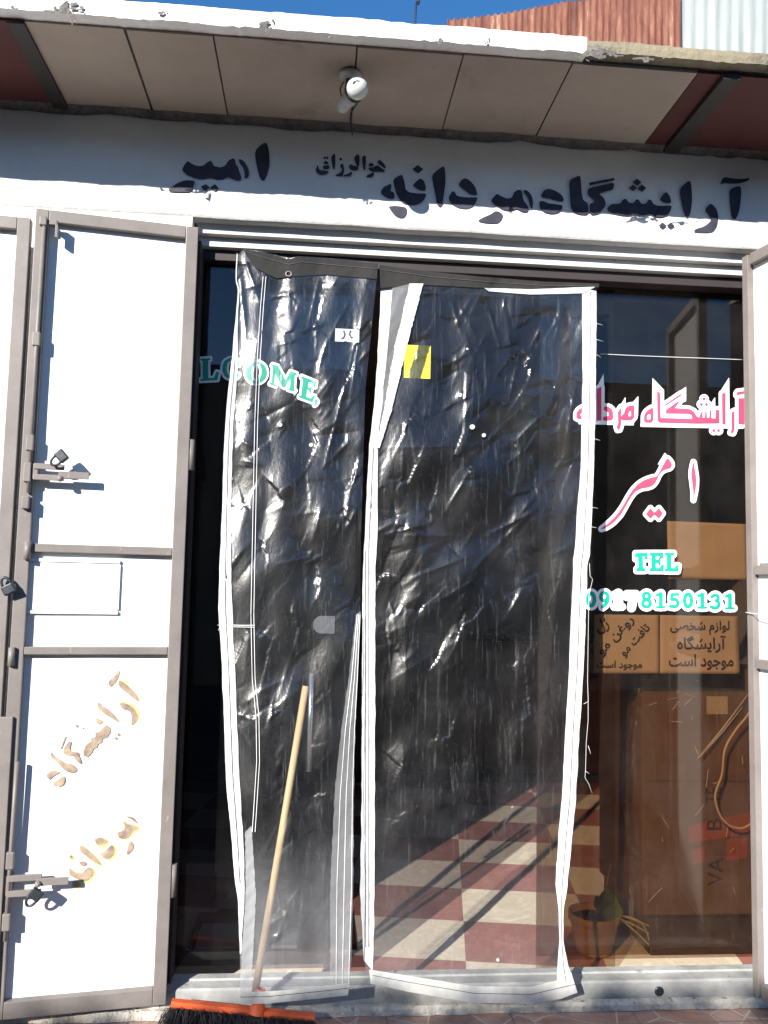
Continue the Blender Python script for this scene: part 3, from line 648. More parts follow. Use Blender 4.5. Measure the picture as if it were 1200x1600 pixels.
x, z = L3(1190,745,-.02); MB().box(.06, .14, -.030, -.0105, 1.62, 1.64, .002).build('catch', MAT['frame'], door3)

def world_leaf(O, ph, x, y, z): return Vector((O[0]+x*math.cos(ph)-y*math.sin(ph), O[1]+x*math.sin(ph)+y*math.cos(ph), z))
def padlock(label, c, tilt):
    T = thing('padlock', label, 'padlock', c, 0, 'small dark padlocks on the doors')
    ca, sa = math.cos(tilt), math.sin(tilt); R2 = lambda x, z: (x*ca-z*sa, 0, x*sa+z*ca)
    ring = [R2(.013*math.cos(a), .020*math.sin(a)) for a in np.linspace(-.3, math.pi+.3, 14)]
    MB().tube(ring, .0042, 8).build('shackle', MAT['iron'], T)
    b = MB().box(-.019,.019,-.009,.009,-.034,-.004,.004)
    bmesh.ops.rotate(b.bm, verts=b.bm.verts[:], cent=(0,0,0), matrix=Matrix.Rotation(-tilt, 3, 'Y')); b.build('body', MAT['iron'], T)
    return T
x, z = Lc(89,719,-.062); padlock('dark padlock hung on the upper latch of the left door', world_leaf(O1,PH1,x,-.066,z), 2.3)
x, z = Lc(50,1403,-.062); padlock('dark padlock hanging under the lower latch of the left door', world_leaf(O1,PH1,x,-.066,z-.004), 2.5)
x, z = L2(10,912,-.05); padlock('dark padlock on the door stile at the left edge of the photo', world_leaf(O2,PH2,x,-.052,z), .5)

# ------------------------------------------------------------------ glass doors with stickers
YG = .135
gl = thing('glass_door', 'dark sliding glass door with green welcome sticker behind the narrow plastic curtain', 'glass door', (0,0,0))
xe = at(554,900,YG)[0]; zg0, zg1 = .270, 2.66
MB().box(-.62, xe, YG, YG+.008, zg0, zg1, .001).build('pane', MAT['glassl'], gl)
MB().box(-.62, xe-.001, YG-.006, YG+.014, zg1+.001, zg1+.05, .001).build('top_rail', MAT['dark'], gl)
YG2 = .165
gr = thing('glass_door', 'tinted sliding glass door with pink and turquoise vinyl lettering beside the right jamb', 'glass door', (0,0,0))
xe2 = at(841,1100,YG2)[0]
MB().box(xe2, 1.70, YG2, YG2+.008, zg0, zg1, .001).build('pane', MAT['glass'], gr)
MB().box(xe2+.001, 1.70, YG2-.006, YG2+.014, zg1+.001, zg1+.05, .001).build('top_rail', MAT['dark'], gr)
fg = thing('glass_panel', 'fixed tinted glass strip behind the left edge of the lettered door', 'glass panel', (0,0,0))
MB().box(xe2+.004, at(959,1300,.20)[0], .187, .195, .21, zg1, .001).build('pane', MAT['glassc'], fg)
# handle bar, lock plate, stickers on the left glass
p = at(508,976,YG-.004); hw = .041
o = MB()
pl = [(p[0]+.033, p[2]-.030)] + [(p[0]-.012+.030*math.cos(a), p[2]+.030*math.sin(a)) for a in np.linspace(-math.pi/2, -3*math.pi/2, 14)] + [(p[0]+.033, p[2]+.030)]
o.prism([(x, YG-.001, z) for x, z in pl], (0,-.010,0)); lk = o.build('lock_plate', MAT['chrome'], gl)
a = at(487,1052,YG-.03); b_ = at(485,1205,YG-.03)
hd = MB().tube([(a[0],YG-.03,a[2]),(a[0],YG-.03,b_[2])], .009, 14); 
for z in (a[2]-.05, b_[2]+.05): hd.tube([(a[0],YG-.001,z),(a[0],YG-.029,z)], .005, 8)
hd.build('handle', MAT['chrome'], gl)
q0, q1 = at(524,513,YG-.003), at(561,535,YG-.003)
st = MB().box(q0[0], q1[0], YG-.0025, YG-.001, q1[2], q0[2]).build('sticker', MAT['label'], gl)
sdf_mesh('sticker_print', [('s', crop(524,513,1,[(13,4),(15,9),(13,15),(10,16)]), 1.0), ('s', crop(524,513,1,[(24,4),(22,9),(25,15),(29,14)]), 1.0), ('s', crop(524,513,1,[(14,21),(18,21)]), .8), ('s', crop(524,513,1,[(24,23),(28,23)]), 1.4)], .4, plane_y(YG-.0036), MAT['ink'], st)
# WELCOME arc (only its end shows beside the door leaf)
K = lambda pts, sm=0: P(305,540,5.714,pts,sm)
def ringpoly(cx, cy, rx, ry, hx, hy, tilt=0.0, span=None):
    an = np.linspace(0, 2*math.pi, 36, endpoint=False); ct, stt = math.cos(tilt), math.sin(tilt)
    f = lambda a, b: crop(305,540,5.714,[(cx+a*math.cos(t)*ct-b*math.sin(t)*stt, cy+a*math.cos(t)*stt+b*math.sin(t)*ct) for t in an])
    return ('p', [f(rx,ry), f(hx,hy)], 0)
wel = [K([(48,118),(135,112),(135,128),(117,132),(117,290),(168,286),(190,232),(212,238),(200,308),(45,316),(45,302),(68,296),(68,135),(48,133)]),
 K([(395,130),(395,180),(375,180),(365,145),(330,125),(290,150),(280,205),(292,260),(335,280),(380,245),(397,255),(375,292),(325,302),(265,280),(238,215),(255,140),(310,108),(360,112),(378,128)],1),
 ringpoly(545,240,95,98,46,78,.1),
 K([(690,165),(738,180),(808,310),(850,228),(905,247),(905,262),(888,262),(882,395),(897,402),(890,412),(828,394),(830,382),(845,380),(850,292),(797,378),(772,362),(712,245),(705,340),(722,350),(718,364),(665,345),(667,332),(682,328),(695,190),(682,180)]),
 K([(948,270),(1078,322),(1072,372),(1056,366),(1050,340),(1010,322),(1003,372),(1025,380),(1030,365),(1042,370),(1030,425),(1018,420),(1017,400),(998,392),(990,455),(1030,472),(1055,445),(1068,450),(1045,505),(925,462),(928,448),(945,450),(962,300),(945,288)]),
 K([(1065,480),(1085,478),(1095,500),(1082,528),(1060,540),(1070,515)],1)]
wl = sdf_mesh('welcome_sticker', wel, .7, plane_y(YG-.0022), MAT['whitev'], gl, 3.4)
sdf_mesh('welcome_letters', wel, .5, plane_y(YG-.0034), MAT['green'], wl)
# pink shop name on the right glass
B1 = lambda pts, sm=0, off=0.0: P(890,580,4.2857,pts,sm,off); B2 = lambda pts, sm=2, off=0.0: P(910,690,6,pts,sm,off)
def holed(ox, oy, s, outer, *holes): return ('p', [chaikin(crop(ox,oy,s,outer),1)]+[chaikin(crop(ox,oy,s,h),1) for h in holes], 0)
pk = [holed(890,580,4.2857,[(498,345),(498,300),(508,275),(535,252),(562,240),(562,345)],[(518,325),(518,300),(528,288),(541,286),(541,325)]),
 B1([(585,128),(607,148),(610,312),(820,318),(818,295),(800,286),(645,284),(645,260),(722,203),(735,206),(705,246),(800,252),(832,268),(850,300),(870,310),(878,275),(890,272),(892,312),(905,310),(908,270),(918,268),(920,312),(935,312),(938,262),(950,262),(950,315),(978,315),(978,262),(985,255),(1003,262),(1003,350),(850,352),(600,345),(588,330)]),
 B1([(637,235),(640,222),(745,150),(748,163)]),
 B1([(1020,150),(1045,140),(1045,358),(1022,355)]), B1([(1085,275),(1105,265),(1105,390),(1095,415),(1078,412),(1085,385)]), B1([(1130,180),(1170,180),(1170,358),(1130,355)]), B1([(1118,150),(1125,138),(1185,130),(1190,145),(1118,162)]),
 B1([(322,275),(345,240),(345,355),(335,390),(322,393),(315,375),(325,345)]), holed(890,580,4.2857,[(345,300),(365,280),(375,245),(400,230),(437,226),(432,330),(345,330)],[(392,302),(397,272),(410,264),(412,302)]),
 B1([(230,235),(265,238),(290,260),(293,330),(225,332),(225,305),(262,300),(262,275),(230,262)],1), B1([(183,118),(213,105),(213,330),(183,330)]),
 holed(890,580,4.2857,[(45,322),(45,280),(62,255),(88,240),(150,232),(150,322)],[(72,302),(72,285),(90,276),(120,276),(120,302)])]
for cx, cy, r in ((900,186,10),(882,222,10),(917,222,10),(965,397,10),(997,397,10)): pk.append(('s', crop(890,580,4.2857,[(cx,cy),(cx+.5,cy)]), r/4.2857))
spikes = [B1(q,0,-5.2) for q in ([(170,128),(228,15),(236,345),(175,345)],[(335,240),(374,172),(376,300),(335,300)],[(410,225),(460,165),(458,300),(410,300)],[(555,45),(632,125),(632,300),(552,300)],[(620,215),(780,104),(780,200),(640,260)],[(930,240),(974,174),(976,300),(930,300)],[(1000,150),(1068,42),(1072,345),(1000,345)],[(475,372),(475,345),(1165,350),(1165,385)],[(60,355),(60,325),(430,330),(430,362)])]
for s_ in spikes: s_[1][0] = s_[1][0]
wp = sdf_mesh('name_sticker', [(*s_[:2], 5.0) if s_[0]=='p' else ('s', s_[1], s_[2]+5.0) for s_ in pk] + [(s_[0], s_[1], 0.0) for s_ in spikes], .7, plane_y(YG2-.0022), MAT['whitev'], gr)
sdf_mesh('name_letters', pk, .5, plane_y(YG2-.0034), MAT['pink'], wp)
am = [B2([(165,825),(230,775),(310,700),(370,620),(420,530),(470,450),(530,390),(590,355),(650,335),(695,328),(720,290),(755,220),(795,150),(830,185),(842,220),(825,250),(785,260),(745,280),(715,320),(695,370),(660,415),(610,432),(550,440),(490,475),(450,530),(410,600),(360,690),(290,765),(220,810)],1),
 B2([(1042,180),(1055,260),(1068,340),(1065,430),(1050,510),(1038,560),(1040,470),(1030,390),(1018,300),(1030,230)],1), B2([(595,680),(638,622),(672,662),(680,662),(718,622),(755,672),(718,725),(680,690),(672,690),(638,725)],0)]
wa = sdf_mesh('name_sticker', [(*s_[:2], 4.6) for s_ in am] + [B2([(705,215),(772,105),(850,180),(800,200)],0)], .7, plane_y(YG2-.0022), MAT['whitev'], gr)
sdf_mesh('name_letters', am, .5, plane_y(YG2-.0034), MAT['pink'], wa)
# TEL and the number
T_ = lambda pts: P(900,850,4.444,pts,0)
tel = [T_([(412,64),(495,62),(497,105),(482,105),(475,85),(462,83),(465,165),(478,172),(478,188),(420,188),(420,172),(435,165),(432,85),(420,90),(412,105)]),
 T_([(512,62),(603,62),(607,100),(592,100),(580,82),(553,80),(553,110),(575,110),(575,95),(587,95),(587,145),(575,145),(573,130),(553,130),(553,168),(580,168),(597,145),(610,145),(605,188),(512,188),(512,172),(525,168),(525,80),(512,76)]),
 T_([(618,62),(680,62),(680,75),(660,80),(660,168),(685,168),(698,148),(713,150),(708,190),(618,190),(618,175),(632,170),(632,80),(618,75)])]
def arc(cx, cy, rx, ry, a0, a1, n=14): return [(cx+rx*math.cos(rad(t)), cy+ry*math.sin(rad(t))) for t in np.linspace(a0, a1, n)]
def digit(ch, x, y):
    S = lambda pts, r=9.0: ('s', crop(900,850,4.444,[(x+a, y+b) for a, b in pts]), r/4.444)
    if ch == '0': return [S(arc(0,0,24,44,0,360,26), 11)]
    if ch == '1': return [S([(4,-44),(4,44)], 12), S([(-24,48),(30,48)], 6), S([(-22,-34),(0,-46)], 8)]
    if ch == '9': return [S(arc(0,-22,25,28,0,360,22), 10), S([(26,-18),(22,10),(6,34),(-12,48)], 10)]
    if ch == '8': return [S(arc(0,-26,22,22,0,360,20), 9.5), S(arc(0,24,27,25,0,360,20), 10)]
    if ch == '7': return [S([(-30,-40),(30,-40)], 9), S([(28,-38),(8,10),(0,52)], 10), S([(-30,-40),(-32,-22)], 6)]
    if ch == '5': return [S([(28,-42),(-14,-42),(-18,-10)], 8.5), S([(-18,-8)]+arc(0,18,26,26,-100,120,14)+[(-26,40)], 10)]
    if ch == '3': return [S([(-24,-30)]+arc(0,-24,22,20,-150,80,12), 9), S(arc(-2,20,28,27,-70,130,14)+[(-28,38)], 10)]
nums = list(zip('09178150131', (105,197,290,385,490,585,682,778,873,967,1065), (385,388,388,390,388,390,392,392,394,398,398)))
allp = tel + [s for c, x, y in nums for s in digit(c, x, y)]
wt = sdf_mesh('phone_sticker', [(*s_[:2], 4.8 + (s_[2] if s_[0]=='s' else 0)) for s_ in allp], .7, plane_y(YG2-.0022), MAT['whitev'], gr)
strong = tel + [s for k, (c, x, y) in enumerate(nums) if k not in (2,3) for s in digit(c, x, y)]; pale = [s for k, (c, x, y) in enumerate(nums) if k in (2,3) for s in digit(c, x, y)]
sdf_mesh('phone_digits_edge', [(*s_[:2], (s_[2] if s_[0]=='s' else 0)+.35) for s_ in strong], .5, plane_y(YG2-.0030), MAT['tealdk'], wt)
sdf_mesh('phone_digits', [(*s_[:2], (s_[2] if s_[0]=='s' else 0)-.35) for s_ in strong], .5, plane_y(YG2-.0038), MAT['cyan'], wt)
sdf_mesh('faded_digits', pale, .5, plane_y(YG2-.0038), MAT['cyanp'], wt)
# yellow sticker
q0, q1 = at(631,541,YG+.02), at(671,594,YG+.02)
MB().box(q0[0], q1[0], YG2-.03, YG2-.028, q1[2], q0[2]).build('tmp', MAT['yellow'])
ye = bpy.data.objects['tmp']; ye.name = 'yellow_note'; tag(ye, 'yellow paper note hanging behind the plastic curtain near the door top', 'note')

# ------------------------------------------------------------------ paper notices with Persian writing
FORMS = {'ا':(0xFE8D,0xFE8E),'آ':(0xFE81,0xFE82),'ر':(0xFEAD,0xFEAE),'ز':(0xFEAF,0xFEB0),'ژ':(0xFB8A,0xFB8B),'د':(0xFEA9,0xFEAA),'و':(0xFEED,0xFEEE),'م':(0xFEE1,0xFEE2,0xFEE3,0xFEE4),'ل':(0xFEDD,0xFEDE,0xFEDF,0xFEE0),
 'ش':(0xFEB5,0xFEB6,0xFEB7,0xFEB8),'س':(0xFEB1,0xFEB2,0xFEB3,0xFEB4),'خ':(0xFEA5,0xFEA6,0xFEA7,0xFEA8),'ص':(0xFEB9,0xFEBA,0xFEBB,0xFEBC),'ی':(0xFBFC,0xFBFD,0xFBFE,0xFBFF),'گ':(0xFB92,0xFB93,0xFB94,0xFB95),'ه':(0xFEE9,0xFEEA,0xFEEB,0xFEEC),
 'ج':(0xFE9D,0xFE9E,0xFE9F,0xFEA0),'ت':(0xFE95,0xFE96,0xFE97,0xFE98),'غ':(0xFECD,0xFECE,0xFECF,0xFED0),'ن':(0xFEE5,0xFEE6,0xFEE7,0xFEE8),'ف':(0xFED1,0xFED2,0xFED3,0xFED4)}
def shape(t):
    out = []
    for i, c in enumerate(t):
        f = FORMS.get(c)
        if not f: out.append(c); continue
        pj = i > 0 and len(FORMS.get(t[i-1], ())) == 4; nj = len(f) == 4 and i+1 < len(t) and t[i+1] in FORMS
        out.append(chr(f[3] if pj and nj else f[2] if nj else f[1] if pj else f[0]))
    return ''.join(out[::-1])
def text_mesh(s, bold=0.0):
    cu = bpy.data.curves.new('txt', 'FONT'); cu.body = s; cu.offset = bold; o = bpy.data.objects.new('txt', cu); COL.objects.link(o)
    dg = bpy.context.evaluated_depsgraph_get(); me = bpy.data.meshes.new_from_object(o.evaluated_get(dg)); bpy.data.objects.remove(o)
    V = np.array([v.co[:2] for v in me.vertices]); Fc = [tuple(p.vertices) for p in me.polygons]; bpy.data.meshes.remove(me); return V, Fc
def write(name, lines, y, mat, parent, shp=True):
    """lines: (text, pixel box x0,y0,x1,y1 of the unrotated line, rotation in degrees)"""
    V = []; Fc = []
    for s, bx, rot in lines:
        v, f = text_mesh(shape(s) if shp else s, .018); lo, hi = v.min(0), v.max(0)
        u = (v-lo)/(hi-lo); w_, h_ = bx[2]-bx[0], bx[3]-bx[1]; cx, cy = (bx[0]+bx[2])/2, (bx[1]+bx[3])/2
        X = (u[:,0]-.5)*w_; Yp = (u[:,1]-.5)*h_; c, s_ = math.cos(rad(rot)), math.sin(rad(rot))
        px = cx+X*c-Yp*s_; py = cy-(X*s_+Yp*c)
        off = len(V); V += [tuple(at(a, b, y)) for a, b in zip(px, py)]; Fc += [tuple(i+off for i in q) for q in f]
    return raw(name, V, Fc, mat, parent)
YP = YG2+.012
def paper(label, corners, mat, seed, y=YP):
    nx, nz = 16, 16; V = []; Fc = []; (a, b, c, d) = [np.array(k, float) for k in corners]
    for j in range(nz+1):
        for i in range(nx+1):
            u, v = i/nx, j/nz; p = (a*(1-u)+b*u)*(1-v)+(d*(1-u)+c*u)*v
            V.append(tuple(at(p[0], p[1], y+.004+.0025*noise.noise(Vector((u*3+seed, v*3, 0))))))
    for j in range(nz):
        for i in range(nx): k = j*(nx+1)+i; Fc.append((k, k+nx+1, k+nx+2, k+1))
    o = raw('paper_notice', V, Fc, MAT['paper'], None, True); so_ = o.modifiers.new('thickness', 'SOLIDIFY'); so_.thickness = .0006; so_.offset = 1
    return tag(o, label, 'notice', 'brown paper notices behind the glass')
p1 = paper('brown paper notice with slanted Persian writing, beside the curtain', [(929,960),(1029,961),(1030,1052),(927,1052)], 'paper', 1)
p2 = paper('brown paper notice with three straight lines of Persian writing under the phone number', [(1031,961),(1153,963),(1156,1053),(1031,1052)], 'paper', 5)
p3 = paper('blank brown paper sheet above the phone number behind the glass', [(1042,814),(1167,819),(1170,906),(1044,904)], 'paper', 9, YP+.004)
write('notice_text', [('لوازم شخصی',(1047,970,1140,992),0),('آرایشگاه',(1058,993,1134,1020),0),('موجود است',(1045,1022,1146,1047),0)], YP-.0006, MAT['ink'], p2)
write('notice_text', [('ژل',(931,966,951,990),22),('روغن مو',(925,985,1000,1003),47),('تافت مو',(962,992,1023,1010),47),('موجود است',(932,1032,1003,1047),0)], YP-.0006, MAT['ink'], p1)

# ------------------------------------------------------------------ plastic strip curtains
def tab(t): a = np.array(t, float); return lambda y: np.interp(y, a[:,1], a[:,0])
def tabx(t): a = np.array(t, float); return lambda x: np.interp(x, a[:,0], a[:,1])
class Curtain:
    def __init__(s, L, R, top, bot, ytop, ybot, creases, seed, nrand, fold, dimples=(), hubs=((600,600),)):
        s.dimples = dimples
        s.L, s.R, s.top, s.bot, s.ytop, s.ybot, s.fold = tab(L), tab(R), tabx(top), tabx(bot), ytop, ybot, fold
        r = np.random.default_rng(seed); s.cr = [(np.array(c[:2], float), np.array(c[2:4], float), c[4], c[5]) for c in creases]
        for _ in range(nrand):
            lowpart = r.random() < .22
            if lowpart: y = r.uniform(1000, 1530); x = r.uniform(float(s.L(y)), float(s.R(y))); ln = r.uniform(40, 190); an = rad(r.normal(92, 7))
            else:
                fx, fy = hubs[r.integers(len(hubs))]; x = r.normal(fx, 42); y = r.normal(fy, 60); ln = r.uniform(10, 60)*(1 if r.random() < .75 else 2.4)
                an = rad(r.choice([r.normal(-38, 14), r.normal(-30, 12), r.normal(88, 9), r.normal(118, 12), r.normal(3, 10)]))
            d = np.array([math.cos(an), math.sin(an)])*ln/2
            s.cr.append((np.array([x, y])-d, np.array([x, y])+d, r.uniform(.0008, .0030)*r.choice([-1, 1])*(.6 if lowpart else 1), r.uniform(2.2, 5.5)))
        s.cr = [(p, q, math.copysign(min(abs(A), (.0013 if (p[1]+q[1])/2 < 930 else .00055)*w), A), w) for p, q, A, w in s.cr]
        s.seeds = r.uniform((330, 380), (940, 1600), (330, 2)); s.sh = r.normal(0, .0006, 330); s.gx = r.normal(0, 1, (330, 2))*.00011
    def depth(s, px, py):
        px = np.asarray(px, float); py = np.asarray(py, float)
        v = np.clip((py-400)/1160, 0, 1); y = s.ytop+(s.ybot-s.ytop)*(v*v*(3-2*v))
        a = (px-s.L(py))/np.maximum(s.R(py)-s.L(py), 1)
        y = y - .012*np.sin(np.pi*np.clip(a,0,1))*(.3+v) + s.fold*np.sin(2*np.pi*(1.6*a+.25*np.sin(3*v)))*(.4+.6*v) + s.fold*.45*np.sin(2*np.pi*(3.7*a-.4*v)+1)
        y = y + s.fold*.25*np.sin(px*.11+py*.009)*(.3+.7*np.sin(py*.004)**2)
        y = y + .0042*np.sin(.021*py+.013*px) + .003*np.sin(.034*py-.021*px+1) + .0016*np.sin(.055*py+.04*px+2)
        h = np.zeros(px.shape)
        for p, q, A, w in s.cr:
            d = q-p; Ln = np.hypot(*d)+1e-6; u = ((px-p[0])*d[0]+(py-p[1])*d[1])/Ln; n = ((px-p[0])*d[1]-(py-p[1])*d[0])/Ln
            m = (np.abs(n) < w*6) & (u > -w*3) & (u < Ln+w*3)
            if not m.any(): continue
            um, nm = u[m], n[m]; e = np.clip(np.minimum(um+w*3, Ln+w*3-um)/(Ln*.35+w*3), 0, 1)
            h[m] += A*np.exp(-np.abs(nm)/w)*e
        for bx_, by_, br_, bA in s.dimples: h -= bA*.45*np.exp(-((px-bx_+.5*(py-by_))**2*1.6+(py-by_)**2*.7)/(br_*.75)**2)
        # facets of crumpled film: each cell is a slightly tilted plane
        dd = np.full(px.shape, 1e9); d2 = np.full(px.shape, 1e9); fz = np.zeros(px.shape); f2 = np.zeros(px.shape)
        for (sx, sy), h0, (g0, g1) in zip(s.seeds, s.sh, s.gx):
            dx, dy = px-sx+.25*(py-sy), (py-sy)*.5; k = dx*dx+dy*dy; val = h0+g0*np.clip(dx,-30,30)+g1*np.clip(dy,-30,30)
            c = k < dd; mid = (~c) & (k < d2)
            d2 = np.where(c, dd, np.where(mid, k, d2)); f2 = np.where(c, fz, np.where(mid, val, f2)); dd = np.where(c, k, dd); fz = np.where(c, val, fz)
        b = np.clip((np.sqrt(d2)-np.sqrt(dd))/24, 0, 1); h += (fz*(.5+.5*b)+f2*(.5-.5*b))*np.clip(1.25-(py-700)/700, .35, 1)
        return y+h
    def pts(s, px, py, off=0.0): return atN(px, py, s.depth(px, py)+off)
    def sheet(s, name, mat, parent, step):
        xa = float(s.L(900)); n = int((float(s.R(500))-float(s.L(500)))/step); m = int(1150/step)
        a, v = np.meshgrid(np.linspace(0,1,n+1), np.linspace(0,1,m+1)); x0, x1 = s.L(440), s.R(440)
        tp = s.top(x0+(x1-x0)*a); xb0, xb1 = s.L(1540), s.R(1540); bt = s.bot(xb0+(xb1-xb0)*a)
        py = tp+(bt-tp)*v; px = s.L(py)+(s.R(py)-s.L(py))*a
        V = s.pts(px, py).reshape(-1, 3); i = np.arange((m+1)*(n+1)).reshape(m+1, n+1)
        Fc = np.stack([i[:-1,:-1], i[1:,:-1], i[1:,1:], i[:-1,1:]], -1).reshape(-1, 4)
        return raw(name, V, Fc.tolist(), mat, parent, True, np.stack([a.ravel(), 1-v.ravel()], 1))
    def ribbon(s, name, A, B, mat, parent, off=-.004, n=160, k=6, dash=None):
        """strip between polylines A and B (photo pixels)"""
        def res(Pl):
            Pl = np.array(Pl, float); d = np.r_[0, np.cumsum(np.hypot(*np.diff(Pl, axis=0).T))]; t = np.linspace(0, d[-1], n+1); return np.stack([np.interp(t, d, Pl[:,0]), np.interp(t, d, Pl[:,1])], 1)
        a, b = res(A), res(B)
        if k > 1:
            jit = np.random.default_rng(abs(hash((A[0], n))) % 1000 if False else int(A[0][1]) % 97); ker = np.ones(3)/3
            for e_ in (a, b): e_ += np.stack([np.convolve(jit.normal(0, .55, n+1), ker, 'same'), np.zeros(n+1)], 1)
        u = np.linspace(0,1,k+1)[None,:,None]; Q = a[:,None]*(1-u)+b[:,None]*u
        V = s.pts(Q[...,0], Q[...,1], off + ((.0003 if name == 'header' else .0012)*np.sin(Q[...,1]*.23+Q[...,0]*.31)*np.sin(Q[...,1]*.071) if k > 1 else 0)).reshape(-1,3); i = np.arange((n+1)*(k+1)).reshape(n+1,k+1)
        Fc = np.stack([i[:-1,:-1], i[1:,:-1], i[1:,1:], i[:-1,1:]], -1)
        if dash: Fc = Fc[[j for j in range(n) if j % dash[0] < dash[1]]]
        return raw(name, V, Fc.reshape(-1,4).tolist(), mat, parent, True)
    def line(s, name, Pl, w, mat, parent, off, n=200, dash=None):
        Pl = np.array(Pl, float); t = np.gradient(Pl, axis=0); nr = np.stack([-t[:,1], t[:,0]], 1)/np.hypot(t[:,0], t[:,1])[:,None]
        return s.ribbon(name, Pl-nr*w/2, Pl+nr*w/2, mat, parent, off, n, 1, dash)
# traced creases: x0,y0,x1,y1, height (m, minus = toward the street), half width in px
cr_r = [(600,836,690,812,-.004,3),(640,905,735,868,-.005,3.5),(650,960,745,905,-.005,3.5),(655,965,680,950,-.004,4),(670,985,860,1000,-.002,3),(730,900,840,790,-.003,3),(760,838,840,795,-.004,3),(690,810,735,735,-.003,3),
 (600,700,765,695,-.0015,2),(738,560,762,520,-.003,3),(700,570,740,545,-.003,4),(715,500,735,470,-.004,4),(760,630,760,545,-.003,3),(805,690,845,650,-.004,3),(800,720,830,695,-.003,3),(795,630,810,560,-.003,3),(860,640,880,560,-.004,3.5),(880,720,900,600,-.003,4),
 (855,760,890,700,-.003,3),(830,545,850,500,-.004,4),(865,540,880,480,-.004,4),(720,520,705,470,-.004,3),(760,470,780,540,-.003,3),(680,600,660,660,-.002,5),(755,1060,780,1250,-.003,2.5),(730,1070,745,1250,-.003,3),(765,1030,770,1120,-.003,2.5),(780,1115,790,1290,-.003,2.5),(605,1010,610,1150,-.003,2),(620,1000,640,1060,-.003,2),(625,1140,638,1245,-.002,2),
 (600,1325,615,1262,-.003,2.5),(750,1300,790,1455,-.0025,2.5),(640,1340,630,1440,-.002,2.5),(600,1490,612,1505,-.006,4),(615,1470,650,1500,-.005,4),(590,1450,600,1480,-.005,4),(755,1525,785,1495,-.004,5),(620,450,690,460,-.004,3),(830,900,770,1000,-.003,3),(855,980,820,1050,-.002,4)]
cr_l = [(380,400,405,470,-.004,3),(375,420,385,540,-.004,3),(410,470,460,455,-.005,4),(430,540,480,525,-.003,4),(480,520,500,430,-.005,3.5),(465,520,500,505,-.004,4),(500,560,545,470,-.004,4),(497,580,512,530,-.005,3),(495,620,550,545,-.003,3),(520,680,560,520,-.004,3.5),(545,640,568,480,-.004,3),(505,740,530,640,-.004,3.5),(505,730,545,690,-.003,3),
 (380,690,400,700,-.004,3),(385,720,405,725,-.004,3),(490,840,500,800,-.005,3.5),(440,880,490,870,-.004,3),(480,880,500,870,-.005,3),(478,950,482,880,-.003,3),(430,1105,480,950,-.004,3),(425,1110,460,1080,-.004,3),(490,1105,540,1060,-.006,3.5),(480,1220,530,1160,-.004,3),(400,1360,440,1280,-.004,3),(430,1270,470,1210,-.003,2.5),(370,1115,395,1125,-.005,3),(375,1140,400,1185,-.004,3),(425,1410,445,1440,-.005,4),(415,1450,445,1430,-.005,3.5),(420,1500,450,1420,-.004,4),(395,1510,410,1500,-.006,3.5),(540,830,560,790,-.004,3)]
LL = [(370,395),(368,440),(372,452),(367,514),(362,566),(354,635),(349,717),(347,800),(343,890),(341,950),(347,1044),(350,1124),(353,1215),(360,1290),(366,1365),(372,1410),(375,1455),(375,1570)]
LR = [(591,411),(588,442),(580,520),(571,607),(568,700),(566,780),(564,850),(564,931),(560,1000),(556,1100),(553,1200),(552,1380),(549,1500),(544,1556)]
cl = Curtain(LL, LR, [(368,398),(380,389),(410,393),(451,404),(465,400),(534,405),(591,411)], [(375,1569),(420,1568),(460,1564),(500,1560),(544,1554)], .050, -.128, cr_l, 3, 110, .0042, [(440,497,6,.004),(485,432,5,.004),(465,480,4,.003),(500,510,6,.004),(438,664,6,.004),(388,637,6,.004),(478,520,4,.003),(486,865,5,.004),(380,1115,6,.004),(533,1075,5,.004),(500,645,4,.003)], [(430,470),(520,500),(530,620),(400,680),(480,860),(500,760),(390,1130),(500,1080),(430,1430),(450,1250)])
RL = [(594,415),(595,455),(590,560),(584,640),(577,700),(574,760),(569,850),(567,900),(566,1000),(565,1213),(563,1400),(568,1500),(577,1537)]
RR = [(936,440),(932,455),(931,600),(928,733),(922,867),(918,880),(912,1047),(905,1147),(900,1250),(895,1300),(887,1383),(881,1420),(880,1467),(888,1510),(902,1551)]
crn = Curtain(RL, RR, [(594,414),(700,428),(850,440),(936,443)], [(577,1537),(640,1550),(740,1567),(830,1569),(902,1551)], .044, -.060, cr_r, 8, 190, .0055, [(738,667,7,.005),(718,617,6,.004),(757,680,6,.004),(652,475,5,.004),(718,503,8,.005),(760,538,6,.004),(746,581,5,.003),(728,545,5,.003),(800,640,5,.003),(797,722,5,.004),(872,727,6,.004),(845,520,8,.005),(887,530,9,.005),(868,505,6,.004),(600,1495,7,.005),(625,1490,7,.005),(612,1512,6,.004),(780,1500,8,.005),(705,994,5,.003),(625,955,6,.004),(735,700,5,.003)], [(700,490),(780,540),(860,520),(740,580),(840,670),(880,640),(720,800),(640,830),(640,900),(620,970),(700,960),(790,800),(860,850),(640,1000),(850,1010)])
cur1 = thing('plastic_curtain', 'narrow clear plastic curtain strip with a broom behind it, left half of the doorway', 'curtain', (0,0,0), 0, 'clear plastic door curtains')
cl.sheet('clear_sheet', MAT['pvcd'], cur1, 2.0)
def shiftx(t, d): return [(x+d, y) for x, y in t]
Li = [(371,398),(370,440),(374,452),(371,514),(372,566),(364,664),(361,800),(361,905),(367,1041),(370,1124),(374,1215),(381,1335),(382,1407),(379,1450),(377,1490)]
cl.ribbon('edge_trim', LL[:-1][:1]+LL[1:16]+[(375,1490)], Li, MAT['trim'], cur1, -.004)
